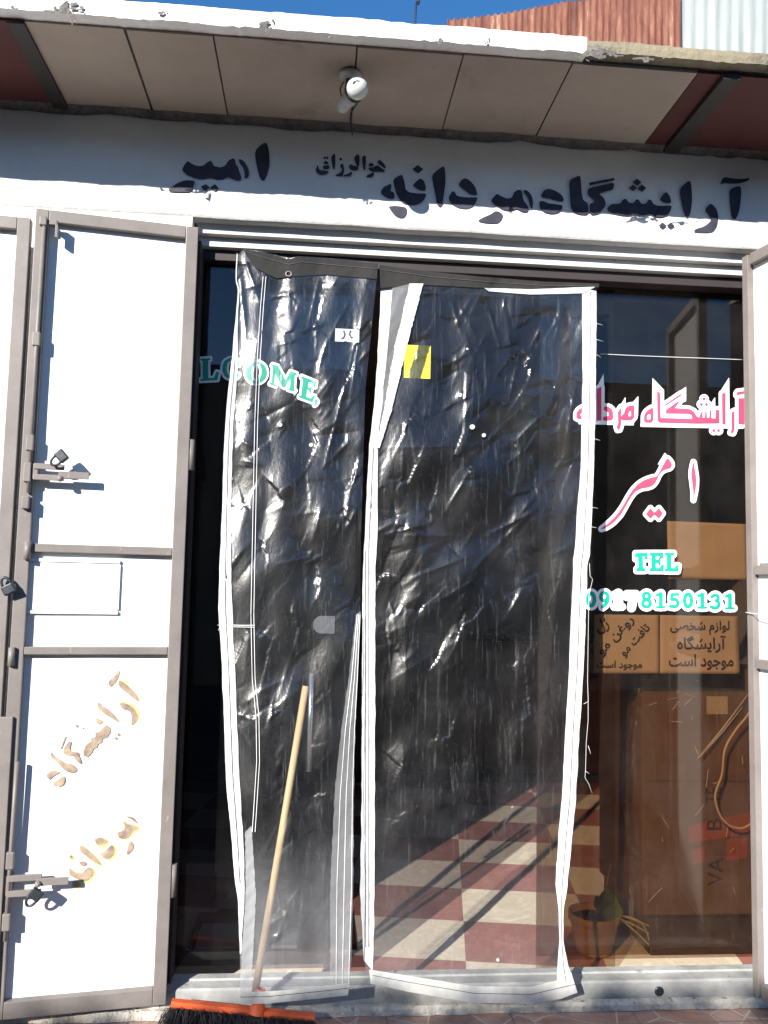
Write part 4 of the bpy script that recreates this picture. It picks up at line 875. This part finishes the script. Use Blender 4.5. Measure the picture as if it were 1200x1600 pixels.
cl.line('stitching', [((a+b)/2, y) for (y, a, b) in [(y, np.interp(y,[q[1] for q in LL],[q[0] for q in LL]), np.interp(y,[q[1] for q in Li],[q[0] for q in Li])) for y in range(560,1400,20)]], .9, MAT['stitch'], cur1, -.0062, 400, None)
cl.ribbon('header', [(380,390),(410,394),(451,405),(465,401),(534,406),(591,411)], [(384,398),(399,419),(432,435),(465,431),(509,429),(589,436)], MAT['header'], cur1, -.005, 60, 8)
cl.line('stitching', [(384,393),(410,402),(451,413),(470,409),(534,415),(590,420)], .9, MAT['stitch'], cur1, -.0075, 90, None)
for d in (0, 4.5): cl.line('seam', [(411+d,432),(407+d,480),(402+d,560),(398+d,660),(396+d,760),(394+d,860),(392+d,960),(394+d,1060),(400+d,1120),(401+d,1190),(396+d,1270),(394+d,1300)], .8, MAT['thread'], cur1, -.003, 400)
cl.ribbon('edge_binding', [(556,960),(545,1060),(533,1140),(523,1240),(516,1380),(516,1552)], [(563,955),(559,1050),(555,1140),(552.5,1240),(551.5,1380),(545,1551)], MAT['trimthin'], cur1, -.004)
for xo in (.3,.62,.95): cl.line('stitching', [(556+7*xo,960),(545+14*xo,1060),(533+22*xo,1140),(523+29*xo,1240),(516+35*xo,1380),(516+30*xo,1545)], .8, MAT['thread'], cur1, -.0052, 300)
for bx_, by_, r_ in ((438,664,3.2),(486,695,3.4),(388,637,2.4)):  # small white discs on the sheet
    c_ = cl.pts(np.array([bx_]), np.array([by_]), -.003)[0]; MB().lathe([(0,.0006),(r_*.0013,.0005),(r_*.0021,0)], tuple(c_), (-.2,-1,.25), 9).build('white_spot', MAT['hem'], cur1)
cl.ribbon('folded_edge', [(383,1300),(384,1400),(378,1480),(375.5,1552)], [(393,1290),(400,1400),(396,1480),(392,1552)], MAT['trimmid'], cur1, -.003)
cl.ribbon('hem', [(375,1550),(420,1549),(460,1546),(500,1541),(546,1536)], [(375,1569),(420,1568),(460,1564),(500,1560),(544,1555)], MAT['hem'], cur1, -.005, 60, 6)
cl.line('stitching', [(375,1558),(420,1557),(460,1553),(500,1549),(545,1544)], .9, MAT['stitch'], cur1, -.0075, 90, None)
p = cl.pts(np.array([451.]), np.array([428.]), -.008)[0]
MB().tube([(p[0]+.0095*math.cos(a), p[1], p[2]+.0085*math.sin(a)) for a in np.linspace(0, 2*math.pi, 17)], .0022, 8, False).build('grommet', MAT['steel'], cur1)
cl.line('loose_thread', [(340,977),(352,976),(375,977),(398,977)], .9, MAT['thread'], cur1, -.007, 40)
cl.line('loose_thread', [(341,985),(344,979),(398,980)], .8, MAT['thread'], cur1, -.0072, 40)

cur2 = thing('plastic_curtain', 'wide clear plastic curtain strip with white trimmed edges in the middle of the doorway', 'curtain', (0,0,0), 0, 'clear plastic door curtains')
crn.sheet('clear_sheet', MAT['pvc'], cur2, 2.0)
Ai = [(613,453),(606,540),(598,620),(590,690),(590,760),(590,833),(587,880),(586,1000),(586,1213),(585,1400),(584,1450),(582,1517)]
crn.ribbon('edge_trim', RL[1:-1], Ai, MAT['trim'], cur2, -.004)
crn.line('stitching', [(576+ (0 if y>850 else (850-y)*.05), y) for y in range(700,1500,20)], .9, MAT['stitch'], cur2, -.0062, 400, None)
crn.line('stitching', [(571+ (0 if y>850 else (850-y)*.05), y) for y in range(860,1500,20)], .7, MAT['stitch'], cur2, -.0062, 400, None)
crn.ribbon('folded_edge', [(640,443),(617,540),(600,640),(587,700)], [(661,443),(636,540),(612,640),(593,700)], MAT['trim'], cur2, -.010)
crn.ribbon('folded_flap', [(613,450),(606,540),(596,640),(588,698)], [(640,444),(617,540),(600,640),(589,700)], MAT['trimthin'], cur2, -.007)
Bi = [(910,450),(910,600),(907,733),(897,867),(896,880),(889,1047),(883,1147),(878,1250),(873,1300),(868,1383),(872,1420),(874,1467),(871,1510),(870,1549)]
crn.ribbon('edge_trim', Bi, RR[1:], MAT['trim'], cur2, -.004)
crn.line('stitching', [(np.interp(y,[q[1] for q in Bi],[q[0] for q in Bi])*.45+np.interp(y,[q[1] for q in RR],[q[0] for q in RR])*.55, y) for y in range(455,1545,15)], .9, MAT['stitch'], cur2, -.0062, 500, None)
crn.ribbon('header', [(594,414),(660,423),(760,433),(850,440),(936,443)], [(594,450),(660,445),(760,450),(850,452),(936,449)], MAT['header'], cur2, -.005, 80, 8)
crn.line('stitching', [(595,421),(680,433),(760,440),(850,446),(930,447)], .9, MAT['stitch'], cur2, -.0075, 90, None)
crn.ribbon('top_trim', [(757,450),(830,452),(930,448)], [(764,455),(830,460),(912,458)], MAT['trim'], cur2, -.0062, 60, 4)
crn.ribbon('hem', [(577,1515),(640,1525),(740,1541),(830,1542),(876,1530),(893,1519)], [(579,1537),(640,1550),(740,1567),(830,1569),(876,1561),(902,1551)], MAT['hem'], cur2, -.005, 90, 8)
crn.line('stitching', [(582,1524),(640,1535),(740,1552),(830,1554),(898,1538)], .9, MAT['stitch'], cur2, -.0075, 120, None)
for bx_, by_, r_ in ((738,667,4.4),(719,617,3.6),(756,680,3.4),(652,475,2.6),(730,545,2.0),(778,1500,2.2)):
    c_ = crn.pts(np.array([bx_]), np.array([by_]), -.003)[0]; MB().lathe([(0,.0006),(r_*.0013,.0005),(r_*.0021,0)], tuple(c_), (-.2,-1,.25), 9).build('white_spot', MAT['hem'], cur2)
r = random.Random(5)
def thread(pts): 
    q = np.array(pts, float); V = crn.pts(q[:,0], q[:,1], -.006); MB().tube([tuple(v) for v in V], .0007, 5).build('loose_thread', MAT['thread'], cur2)
for x, y in ((934,505),(934,530),(934,555),(932,660),(931,687),(927,795),(926,822)): 
    e = r.uniform(5,9); thread([(x-5,y),(x,y+r.uniform(-2,2)),(x+e,y+r.uniform(-2,4))])
thread([(921,880),(922,900),(926,905),(920,930),(919,1000),(918,1065),(919,1090),(919,1125),(916,1160),(915,1200),(914,1215),(920,1225),(925,1239)])
thread([(919,1165),(923,1178)]); thread([(915,1205),(921,1209)]); thread([(912,1100),(919,1096)])

# ------------------------------------------------------------------ things in and around the doorway
br = thing('broom', 'orange push broom with black bristles and pale wooden stick standing behind the narrow plastic curtain', 'broom', (-.16,-.09,PAVE_Z))
bo = np.array([-.16,-.09,PAVE_Z]); lp = lambda p: tuple(np.array(p)-bo)
top = at(478,1072,.02); bot = at(397,1560,-.085)
MB().tube([lp(top), lp((top+bot)/2+np.array([.001,0,0])), lp(bot)], .0115, 14).build('stick', MAT['wood'], br)
e0, e1 = at(268,1571,-.085), at(492,1594,-.100)
d = e1-e0; hb = MB(); n = 14; sec = [(-.017,-.006),(-.017,.010),(-.010,.016),(.012,.016),(.017,.010),(.017,-.006)]
for_r = []
for i in range(n+1):
    c = e0+d*i/n; for_r.append([hb.bm.verts.new(lp(c+np.array([0,a,b_]))) for a, b_ in sec])
for i in range(n):
    for j in range(6): hb.bm.faces.new([for_r[i][j], for_r[i][(j+1)%6], for_r[i+1][(j+1)%6], for_r[i+1][j]])
hb.bm.faces.new(for_r[0]); hb.bm.faces.new(for_r[-1])
head = hb.build('broom_head', MAT['orange'], br)
sk = at(402,1578,-.100); MB().lathe([(.024,-.010),(.022,.012),(.016,.03),(.0145,.06)], lp(sk), Vector(top)-Vector(bot), 14).build('stick_socket', MAT['orange'], br)
V = []; Fc = []
rr = np.random.default_rng(4)
for k in range(2600):
    u = rr.uniform(.0,.98); c = e0+d*u; ln = rr.uniform(.05,.095); a = rr.normal(0,.25); base = c+np.array([rr.normal(0,.004), rr.uniform(-.014,.010), -.004])
    dirv = np.array([a*.5-(.35 if u < .12 else 0)*rr.random(), -rr.uniform(.5,1.2), rr.uniform(-.25,.25)]); dirv /= np.linalg.norm(dirv)
    tip = base+dirv*ln; tip[2] = max(tip[2]-.02, PAVE_Z+.002+rr.uniform(0,.03)); mid = (base+tip)/2+np.array([rr.normal(0,.004),0,rr.uniform(.004,.016)])
    w_ = np.array([.0009,0,.0004]); i0 = len(V)
    for q in (base, mid, tip): V += [lp(q-w_), lp(q+w_)]
    Fc += [(i0,i0+1,i0+3,i0+2),(i0+2,i0+3,i0+5,i0+4)]
o = raw('bristles', V, Fc, MAT['bristle'], br); 

bx0, bx1 = at(1003,1200,.33)[0], 1.78; by0, by1 = .33, .80; bz0, bz1 = .335, at(1100,1045,.33)[2]
pl_ = MB().box(bx0+.02, bx1+.05, by0-.02, by1, FLOOR_Z+.001, bz0-.003, .006).build('low_stand', MAT['cabinet']); tag(pl_, 'low dark stand under the tall cardboard box behind the right glass', 'stand')
bxt = thing('cardboard_box', 'tall brown cardboard carton wrapped in clear plastic film behind the right glass', 'box', (bx0, by0, bz0))
cb = MB().box(0, bx1-bx0, 0, by1-by0, 0, bz1-bz0, .006).build('carton', MAT['card'], bxt)
def boxtxt(lines): 
    V = []; Fc = []
    for s, (cx, cy), (w_, h_) in lines:
        v, f = text_mesh(s, .01); lo, hi = v.min(0), v.max(0); u = (v-lo)/(hi-lo); px = cx-(u[:,1]-.5)*w_; py = cy-(u[:,0]-.5)*h_
        off = len(V); V += [tuple(at(a, b, by0-.0015)-np.array([bx0,by0,bz0])) for a, b in zip(px, py)]; Fc += [tuple(i+off for i in q) for q in f]
    return raw('carton_print', V, Fc, MAT['cardink'], cb)
for tx_ in (('TE',(1115,1243),(26,24)),('B',(1116,1288),(24,18)),('VA',(1118,1362),(24,44))): boxtxt([tx_])
q = lambda px, py, dy=-.0012: tuple(at(px,py,by0+dy)-np.array([bx0,by0,bz0]))
m_ = MB(); q = lambda px, py, dy=-.0008: tuple(at(px,py,by0+dy)-np.array([bx0,by0,bz0])); m_.poly([q(1075,1290),(q(1175,1268)),(q(1175,1302)),(q(1075,1318))]); m_.poly([q(1082,1328),(q(1102,1322)),(q(1102,1346)),(q(1082,1350))]); m_.poly([q(1135,1312),q(1168,1308),q(1168,1340),q(1135,1345)]); m_.build('red_print', MAT['cardred'], cb)
m_ = MB(); m_.poly([q(1104,1088,-.002),q(1137,1088,-.002),q(1137,1116,-.002),q(1104,1116,-.002)]); m_.build('carton_label', MAT['paper'], cb)
m_ = MB()
for py in (1221,): m_.box(.02, bx1-bx0-.02, -.0018, -.0012, at(1100,py,by0)[2]-bz0, at(1100,py,by0)[2]-bz0+.003)
m_.build('carton_seam', MAT['cardink'], cb)
# plastic film around it: crumpled shell a little bigger than the box
nx, nz = 90, 130; V = []; Fc = []; per = [(-.03,.05),(-.03,.0),(-.02,-.035),(.16,-.03),(.30,-.026),(bx1-bx0+.03,-.022)]
per = np.array(per); dl = np.r_[0, np.cumsum(np.hypot(*np.diff(per, axis=0).T))]
for j in range(nz+1):
    for i in range(nx+1):
        t_ = dl[-1]*i/nx; x = np.interp(t_, dl, per[:,0]); y = np.interp(t_, dl, per[:,1]); z = -.10+(bz1-bz0+.12)*j/nz
        k1 = noise.noise(Vector((x*9, y*9, z*5))); k2 = abs(noise.noise(Vector((x*24+z*9, y*20, z*16)))); bulge = .035*math.exp(-((z-.52)/.20)**2)*math.exp(-((x+.02)/.10)**2)
        k3 = noise.noise(Vector((x*60, z*45+x*30, 3))); V.append((x-bulge+.010*k1-.006*k2, y-.006*k2-.005*k1-bulge*.3+.0008*k3, z))
for j in range(nz):
    for i in range(nx): k = j*(nx+1)+i; Fc.append((k, k+nx+1, k+nx+2, k+1))
raw('plastic_film', V, Fc, MAT['wrap'], bxt, True)
# pale tubes that paint the glints along taut folds of film
for (a, b_) in (((1090,1185),(1165,1090)),((1094,1183),(1170,1083)),((1098,1178),(1160,1105))):
    pa, pb = at(*a,by0-.045), at(*b_,by0-.04); o_ = np.array([bx0,by0,bz0]); MB().tube([tuple(pa-o_), tuple((pa+pb)/2-o_+np.array([.002,0,-.003])), tuple(pb-o_)], .0022, 6).build('fold_glint', MAT['glintfilm'], bxt)
rf_ = random.Random(9); o_ = np.array([bx0,by0,bz0])
for _ in range(24):
    cx_, cy_ = (rf_.gauss(1085,28), rf_.gauss(1085,30)) if rf_.random() < .55 else (rf_.uniform(1020,1165), rf_.uniform(1060,1420)); an = rad(rf_.choice([rf_.gauss(-40,15), rf_.gauss(10,20), rf_.gauss(80,15)])); ln = rf_.uniform(3,16)
    q_ = [tuple(at(cx_+math.cos(an)*ln*t_, cy_+math.sin(an)*ln*t_+rf_.uniform(-1,1), by0-.046)-o_) for t_ in (-1,-.3,.4,1)]
    MB().tube(smooth(q_,3), [.0003]+[rf_.uniform(.0008,.0016)]*8+[.0003], 6).build('fold_glint', MAT['glintfilm'], bxt)
# beige cable
pts = [(1183,1060),(1172,1110),(1150,1140),(1133,1170),(1128,1210),(1119,1235),(1118,1252),(1126,1275),(1140,1290),(1158,1294),(1172,1288),(1182,1278)]
V = [at(px,py,.245) for px, py in pts]
cb_ = MB().tube(smooth(V), .0042, 8).build('power_cable', MAT['beigecable']); tag(cb_, 'beige cable looping down in front of the wrapped carton', 'cable')
# potted plant
pc = at(931,1490,.34); pb = np.array([pc[0], .36, FLOOR_Z+.001]); pot = thing('potted_plant', 'small tan clay pot with a green leafed seedling on the floor behind the right glass', 'plant', tuple(pb))
ptop = at(931,1425,.36)[2]-pb[2]; rt = (at(970,1425,.30)[0]-at(894,1425,.30)[0])/2
MB().lathe([(0,.002),(rt*.72,.002),(rt*.76,.02),(rt*.95,ptop-.03),(rt*.96,ptop-.028),(rt*1.03,ptop-.026),(rt*1.03,ptop),(rt*.94,ptop),(rt*.90,ptop-.02),(rt*.2,ptop-.022)], (0,0,0), (0,0,1), 36).build('pot', MAT['pot'], pot)
MB().lathe([(rt*.91,ptop-.021),(rt*.5,ptop-.015),(0,ptop-.010)], (0,0,0), (0,0,1), 24).build('soil', MAT['soil'], pot)
def leafpart(base, pts, up):
    tip = [Vector(p) for p in pts]; m_ = MB(); k = 7; vs = []
    for i in range(k+1):
        t_ = i/k; c = tip[0].lerp(tip[1], t_)+Vector(up)*math.sin(t_*math.pi)*.012; wd = (tip[1]-tip[0]).cross(Vector((0,1,.3))).normalized()*((tip[1]-tip[0]).length*.42*math.sin(math.pi*min(1, t_*.93+.05))**.7)
        vs.append([m_.bm.verts.new(c-wd+Vector((0,-.006,0))), m_.bm.verts.new(c), m_.bm.verts.new(c+wd+Vector((0,-.006,0)))])
    for a, b2 in zip(vs, vs[1:]):
        for j in (0,1): f = m_.bm.faces.new([a[j], a[j+1], b2[j+1], b2[j]]); f.smooth = True
    m_.build('leaf', MAT['leaf'], pot)
w2l = lambda px, py, y=.33: Vector(at(px,py,y)-pb)
MB().tube([(0,0,ptop-.015), w2l(940,1410), w2l(945,1395), w2l(955,1350)], [.004,.0035,.003,.0018], 7).build('stem', MAT['stalk'], pot)
for a, b_ in (((943,1418),(930,1400)),((945,1418),(958,1396)),((950,1440),(962,1408)),((944,1412),(946,1388)),((952,1428),(952,1450)),((948,1425),(936,1418))): leafpart(None, [w2l(*a), w2l(*b_,.31)], (0,-1,0))
for pp in ([(950,1425),(985,1435),(1022,1450)],[(955,1430),(990,1445),(1025,1465)],[(965,1432),(1000,1462),(1020,1483)],[(960,1428),(1000,1440),(1015,1470)]):
    MB().tube(smooth([w2l(x,y,.32-.0*i) for i, (x, y) in enumerate(pp)]), [.0035]*(6*2+1), 6).build('dry_stalk', MAT['stalk'], pot)
# cabinet and dark furniture at the back of the room
cbn = thing('cabinet', 'dark brown wooden cabinet along the back wall of the shop', 'cabinet', (.9,2.98,FLOOR_Z+.001))
MB().box(-1.9,1.4,-.12,.25,.08,.98,.004).build('body', MAT['cabinet'], cbn); MB().box(-1.95,1.44,-.16,.255,.981,1.02,.004).build('top', MAT['cabinet'], cbn); MB().box(-1.86,1.36,-.06,.25,0,.079).build('plinth', MAT['dark'], cbn)
for i in range(6):
    dd_ = MB().box(-1.88+i*.54,-1.88+i*.54+.52,-.142,-.1215,.10,.96,.004).build('door', MAT['cabinet'], cbn); MB().tube([(-1.88+i*.54+.46,-.152,.55),(-1.88+i*.54+.46,-.152,.67)], .005, 8).build('handle', MAT['chrome'], dd_)
# low things inside, left
a, b_ = at(292,1466,.42), at(312,1482,.42)
st_ = MB().box(a[0], a[0]+.62, .40, .75, FLOOR_Z+.001, at(330,1487,.40)[2], .004).build('low_bench', MAT['cabinet']); tag(st_, 'low dark bench behind the left glass door', 'bench')
zb_ = at(330,1487,.40)[2]
nw = MB().box(a[0]+.03, a[0]+.40, .41, .62, zb_+.001, zb_+.014, .003).build('newspaper', MAT['label']); tag(nw, 'folded pale newspaper lying on the low bench', 'newspaper')
# thin cords
def cord(label, pts, y, r_, mat, name='cord'):
    o = MB().tube(smooth([at(a, b, y) for a, b in pts], 5), r_, 6).build(name, MAT[mat]); return tag(o, label, 'cord')
cord('thin white string stretched across the upper right glass', [(938,553),(1000,556),(1080,559),(1160,562)], YG2-.006, .0011, 'thread')
o = MB().tube(smooth([at(1165,957,-.006), at(1180,959,-.06), at(1205,962,-.16), at(1240,966,-.28)], 5), .0016, 6).build('cord', MAT['thread']); tag(o, 'thin pale wire tied from the right jamb to the open door leaf', 'cord')

# ------------------------------------------------------------------ roof sheets, cable, tree behind the camera
def corrugated(name, label, xpx0, xpx1, toppx, y, mat, pitch, amp, tilt=0.0):
    x0, x1 = at(xpx0,40,y)[0], at(xpx1,40,y)[0]; n = int((x1-x0)/pitch*10); V = []; Fc = []; tt = tabx(toppx); zb0 = 3.175
    # photo top line as height over x
    sx = np.linspace(xpx0, xpx1, 40); X = np.array([at(a, tt(a), y)[0] for a in sx]); Z = np.array([at(a, tt(a), y)[2] for a in sx])
    for i in range(n+1):
        x = x0+(x1-x0)*i/n; zt_ = np.interp(x, X, Z); c = math.sin(2*math.pi*(x-x0)/pitch)*amp; zt_ += .018*math.sin(2*math.pi*(x-x0)/pitch+.6)
        for k in range(5): V.append((x, y+c+.006*noise.noise(Vector((x*3, k, y))), zb0+(zt_-zb0)*k/4))
    for i in range(n):
        for k in range(4): Fc.append((i*5+k, i*5+5+k, i*5+6+k, i*5+1+k))
    o = raw(name, V, Fc, mat, None, True); s_ = o.modifiers.new('thickness', 'SOLIDIFY'); s_.thickness = .002; return tag(o, label, 'metal sheet', 'corrugated roof sheets')
corrugated('corrugated_sheet', 'rusty corrugated sheet with a jagged sloping top, leftmost above the canopy', 699, 893, [(699,31),(740,27),(790,20),(840,11),(893,0)], 4.52, MAT['rust'], .064, .011)
corrugated('corrugated_sheet', 'rusty corrugated sheet between the sloping rusty sheet and the pale one', 890, 1065, [(890,2),(960,-6),(1065,-12)], 4.49, MAT['rust'], .064, .011)
corrugated('corrugated_sheet', 'pale grey corrugated sheet at the top right corner above the canopy', 1063, 1330, [(1063,-14),(1330,-30)], 4.54, MAT['paleiron'], .12, .012)
pp = [np.array([.33,.5,3.17]), at(649,30,3.0)]
o = MB().tube(smooth([np.array([at(648,48,.8)[0], .8, 3.168]), at(649,30,.85), at(655,2,.95), at(664,-80,1.2)], 6), .0045, 8).build('antenna_cable', MAT['blackcable']); tag(o, 'thin black cable rising against the blue sky above the canopy', 'cable')

ob = thing('house', 'flat roofed house across the street behind the camera', 'house', (0,-9.2,0))
MB().box(-14,13,-6,0,.002,4.55).build('wall', MAT['oppwall'], ob)
MB().box(-14.1,13.1,-6.1,.12,4.551,4.68,.01).build('roof', MAT['crust'], ob)
for x in (-11.5,-8.6,-4.9,-1.4,2.1,5.6,9.2):
    f_ = MB().box(x,x+1.3,.002,.05,1.5,1.56).box(x,x+1.3,.002,.05,2.84,2.9).box(x,x+.06,.002,.05,1.561,2.839).box(x+1.24,x+1.3,.002,.05,1.561,2.839).box(x+.62,x+.68,.002,.045,1.561,2.839).build('window', MAT['frame'], ob)
    MB().box(x+.061,x+1.239,.001,.012,1.562,2.838).build('pane', MAT['glassl'], f_)
for x in (-6.6,.5,7.7): d_ = MB().box(x,x+1.0,.002,.05,.1,2.2,.01).build('door', MAT['frame'], ob)

tree = thing('tree', 'leafy street tree standing behind the camera towards the sun', 'tree', (-5.1,-8.0,0))
tm = MB(); rt_ = random.Random(3)
tm.tube(smooth([(0,0,0),(.05,.03,.9),(-.04,.0,1.7),(.02,.05,2.5)],5), [.13-.06*i/15 for i in range(16)], 10)
tips = []
for i in range(9):
    an = 2*math.pi*i/9+rt_.uniform(-.3,.3); L_ = rt_.uniform(.6,2.0); z_ = rt_.uniform(1.7,2.5); e = (math.cos(an)*L_, math.sin(an)*L_, min(4.3, z_+rt_.uniform(1.0,2.1)))
    tm.tube(smooth([(0,0,z_),(e[0]*.45,e[1]*.45,z_+(e[2]-z_)*.5),e],4), [.05-.035*k/8 for k in range(9)], 7); tips.append(e)
tm.build('trunk', MAT['bark'], tree)
V = []; Fc = []
for _ in range(5200):
    t_ = rt_.choice(tips); cy_ = rt_.gauss(t_[1]*.6,.35); cx_ = rt_.gauss(t_[0],.5)
    top_ = .240+.548*(8-cy_)+.15*noise.noise(Vector((cx_*2.2, 3, 0)))-.15*math.exp(-((cx_+.55)/.35)**2)  # crown top shaped along the sun slope to set the dappled shade
    c = Vector((cx_, cy_, top_-abs(rt_.gauss(0,.42)))); u = Vector((rt_.gauss(0,1),rt_.gauss(0,1),rt_.gauss(0,1))).normalized(); v_ = u.orthogonal().normalized(); s_ = rt_.uniform(.03,.06)
    i0 = len(V); V += [c-u*s_, c+v_*s_*.5, c+u*s_, c-v_*s_*.5]; Fc.append((i0,i0+1,i0+2,i0+3))
raw('crown', V, Fc, MAT['leaf'], tree)
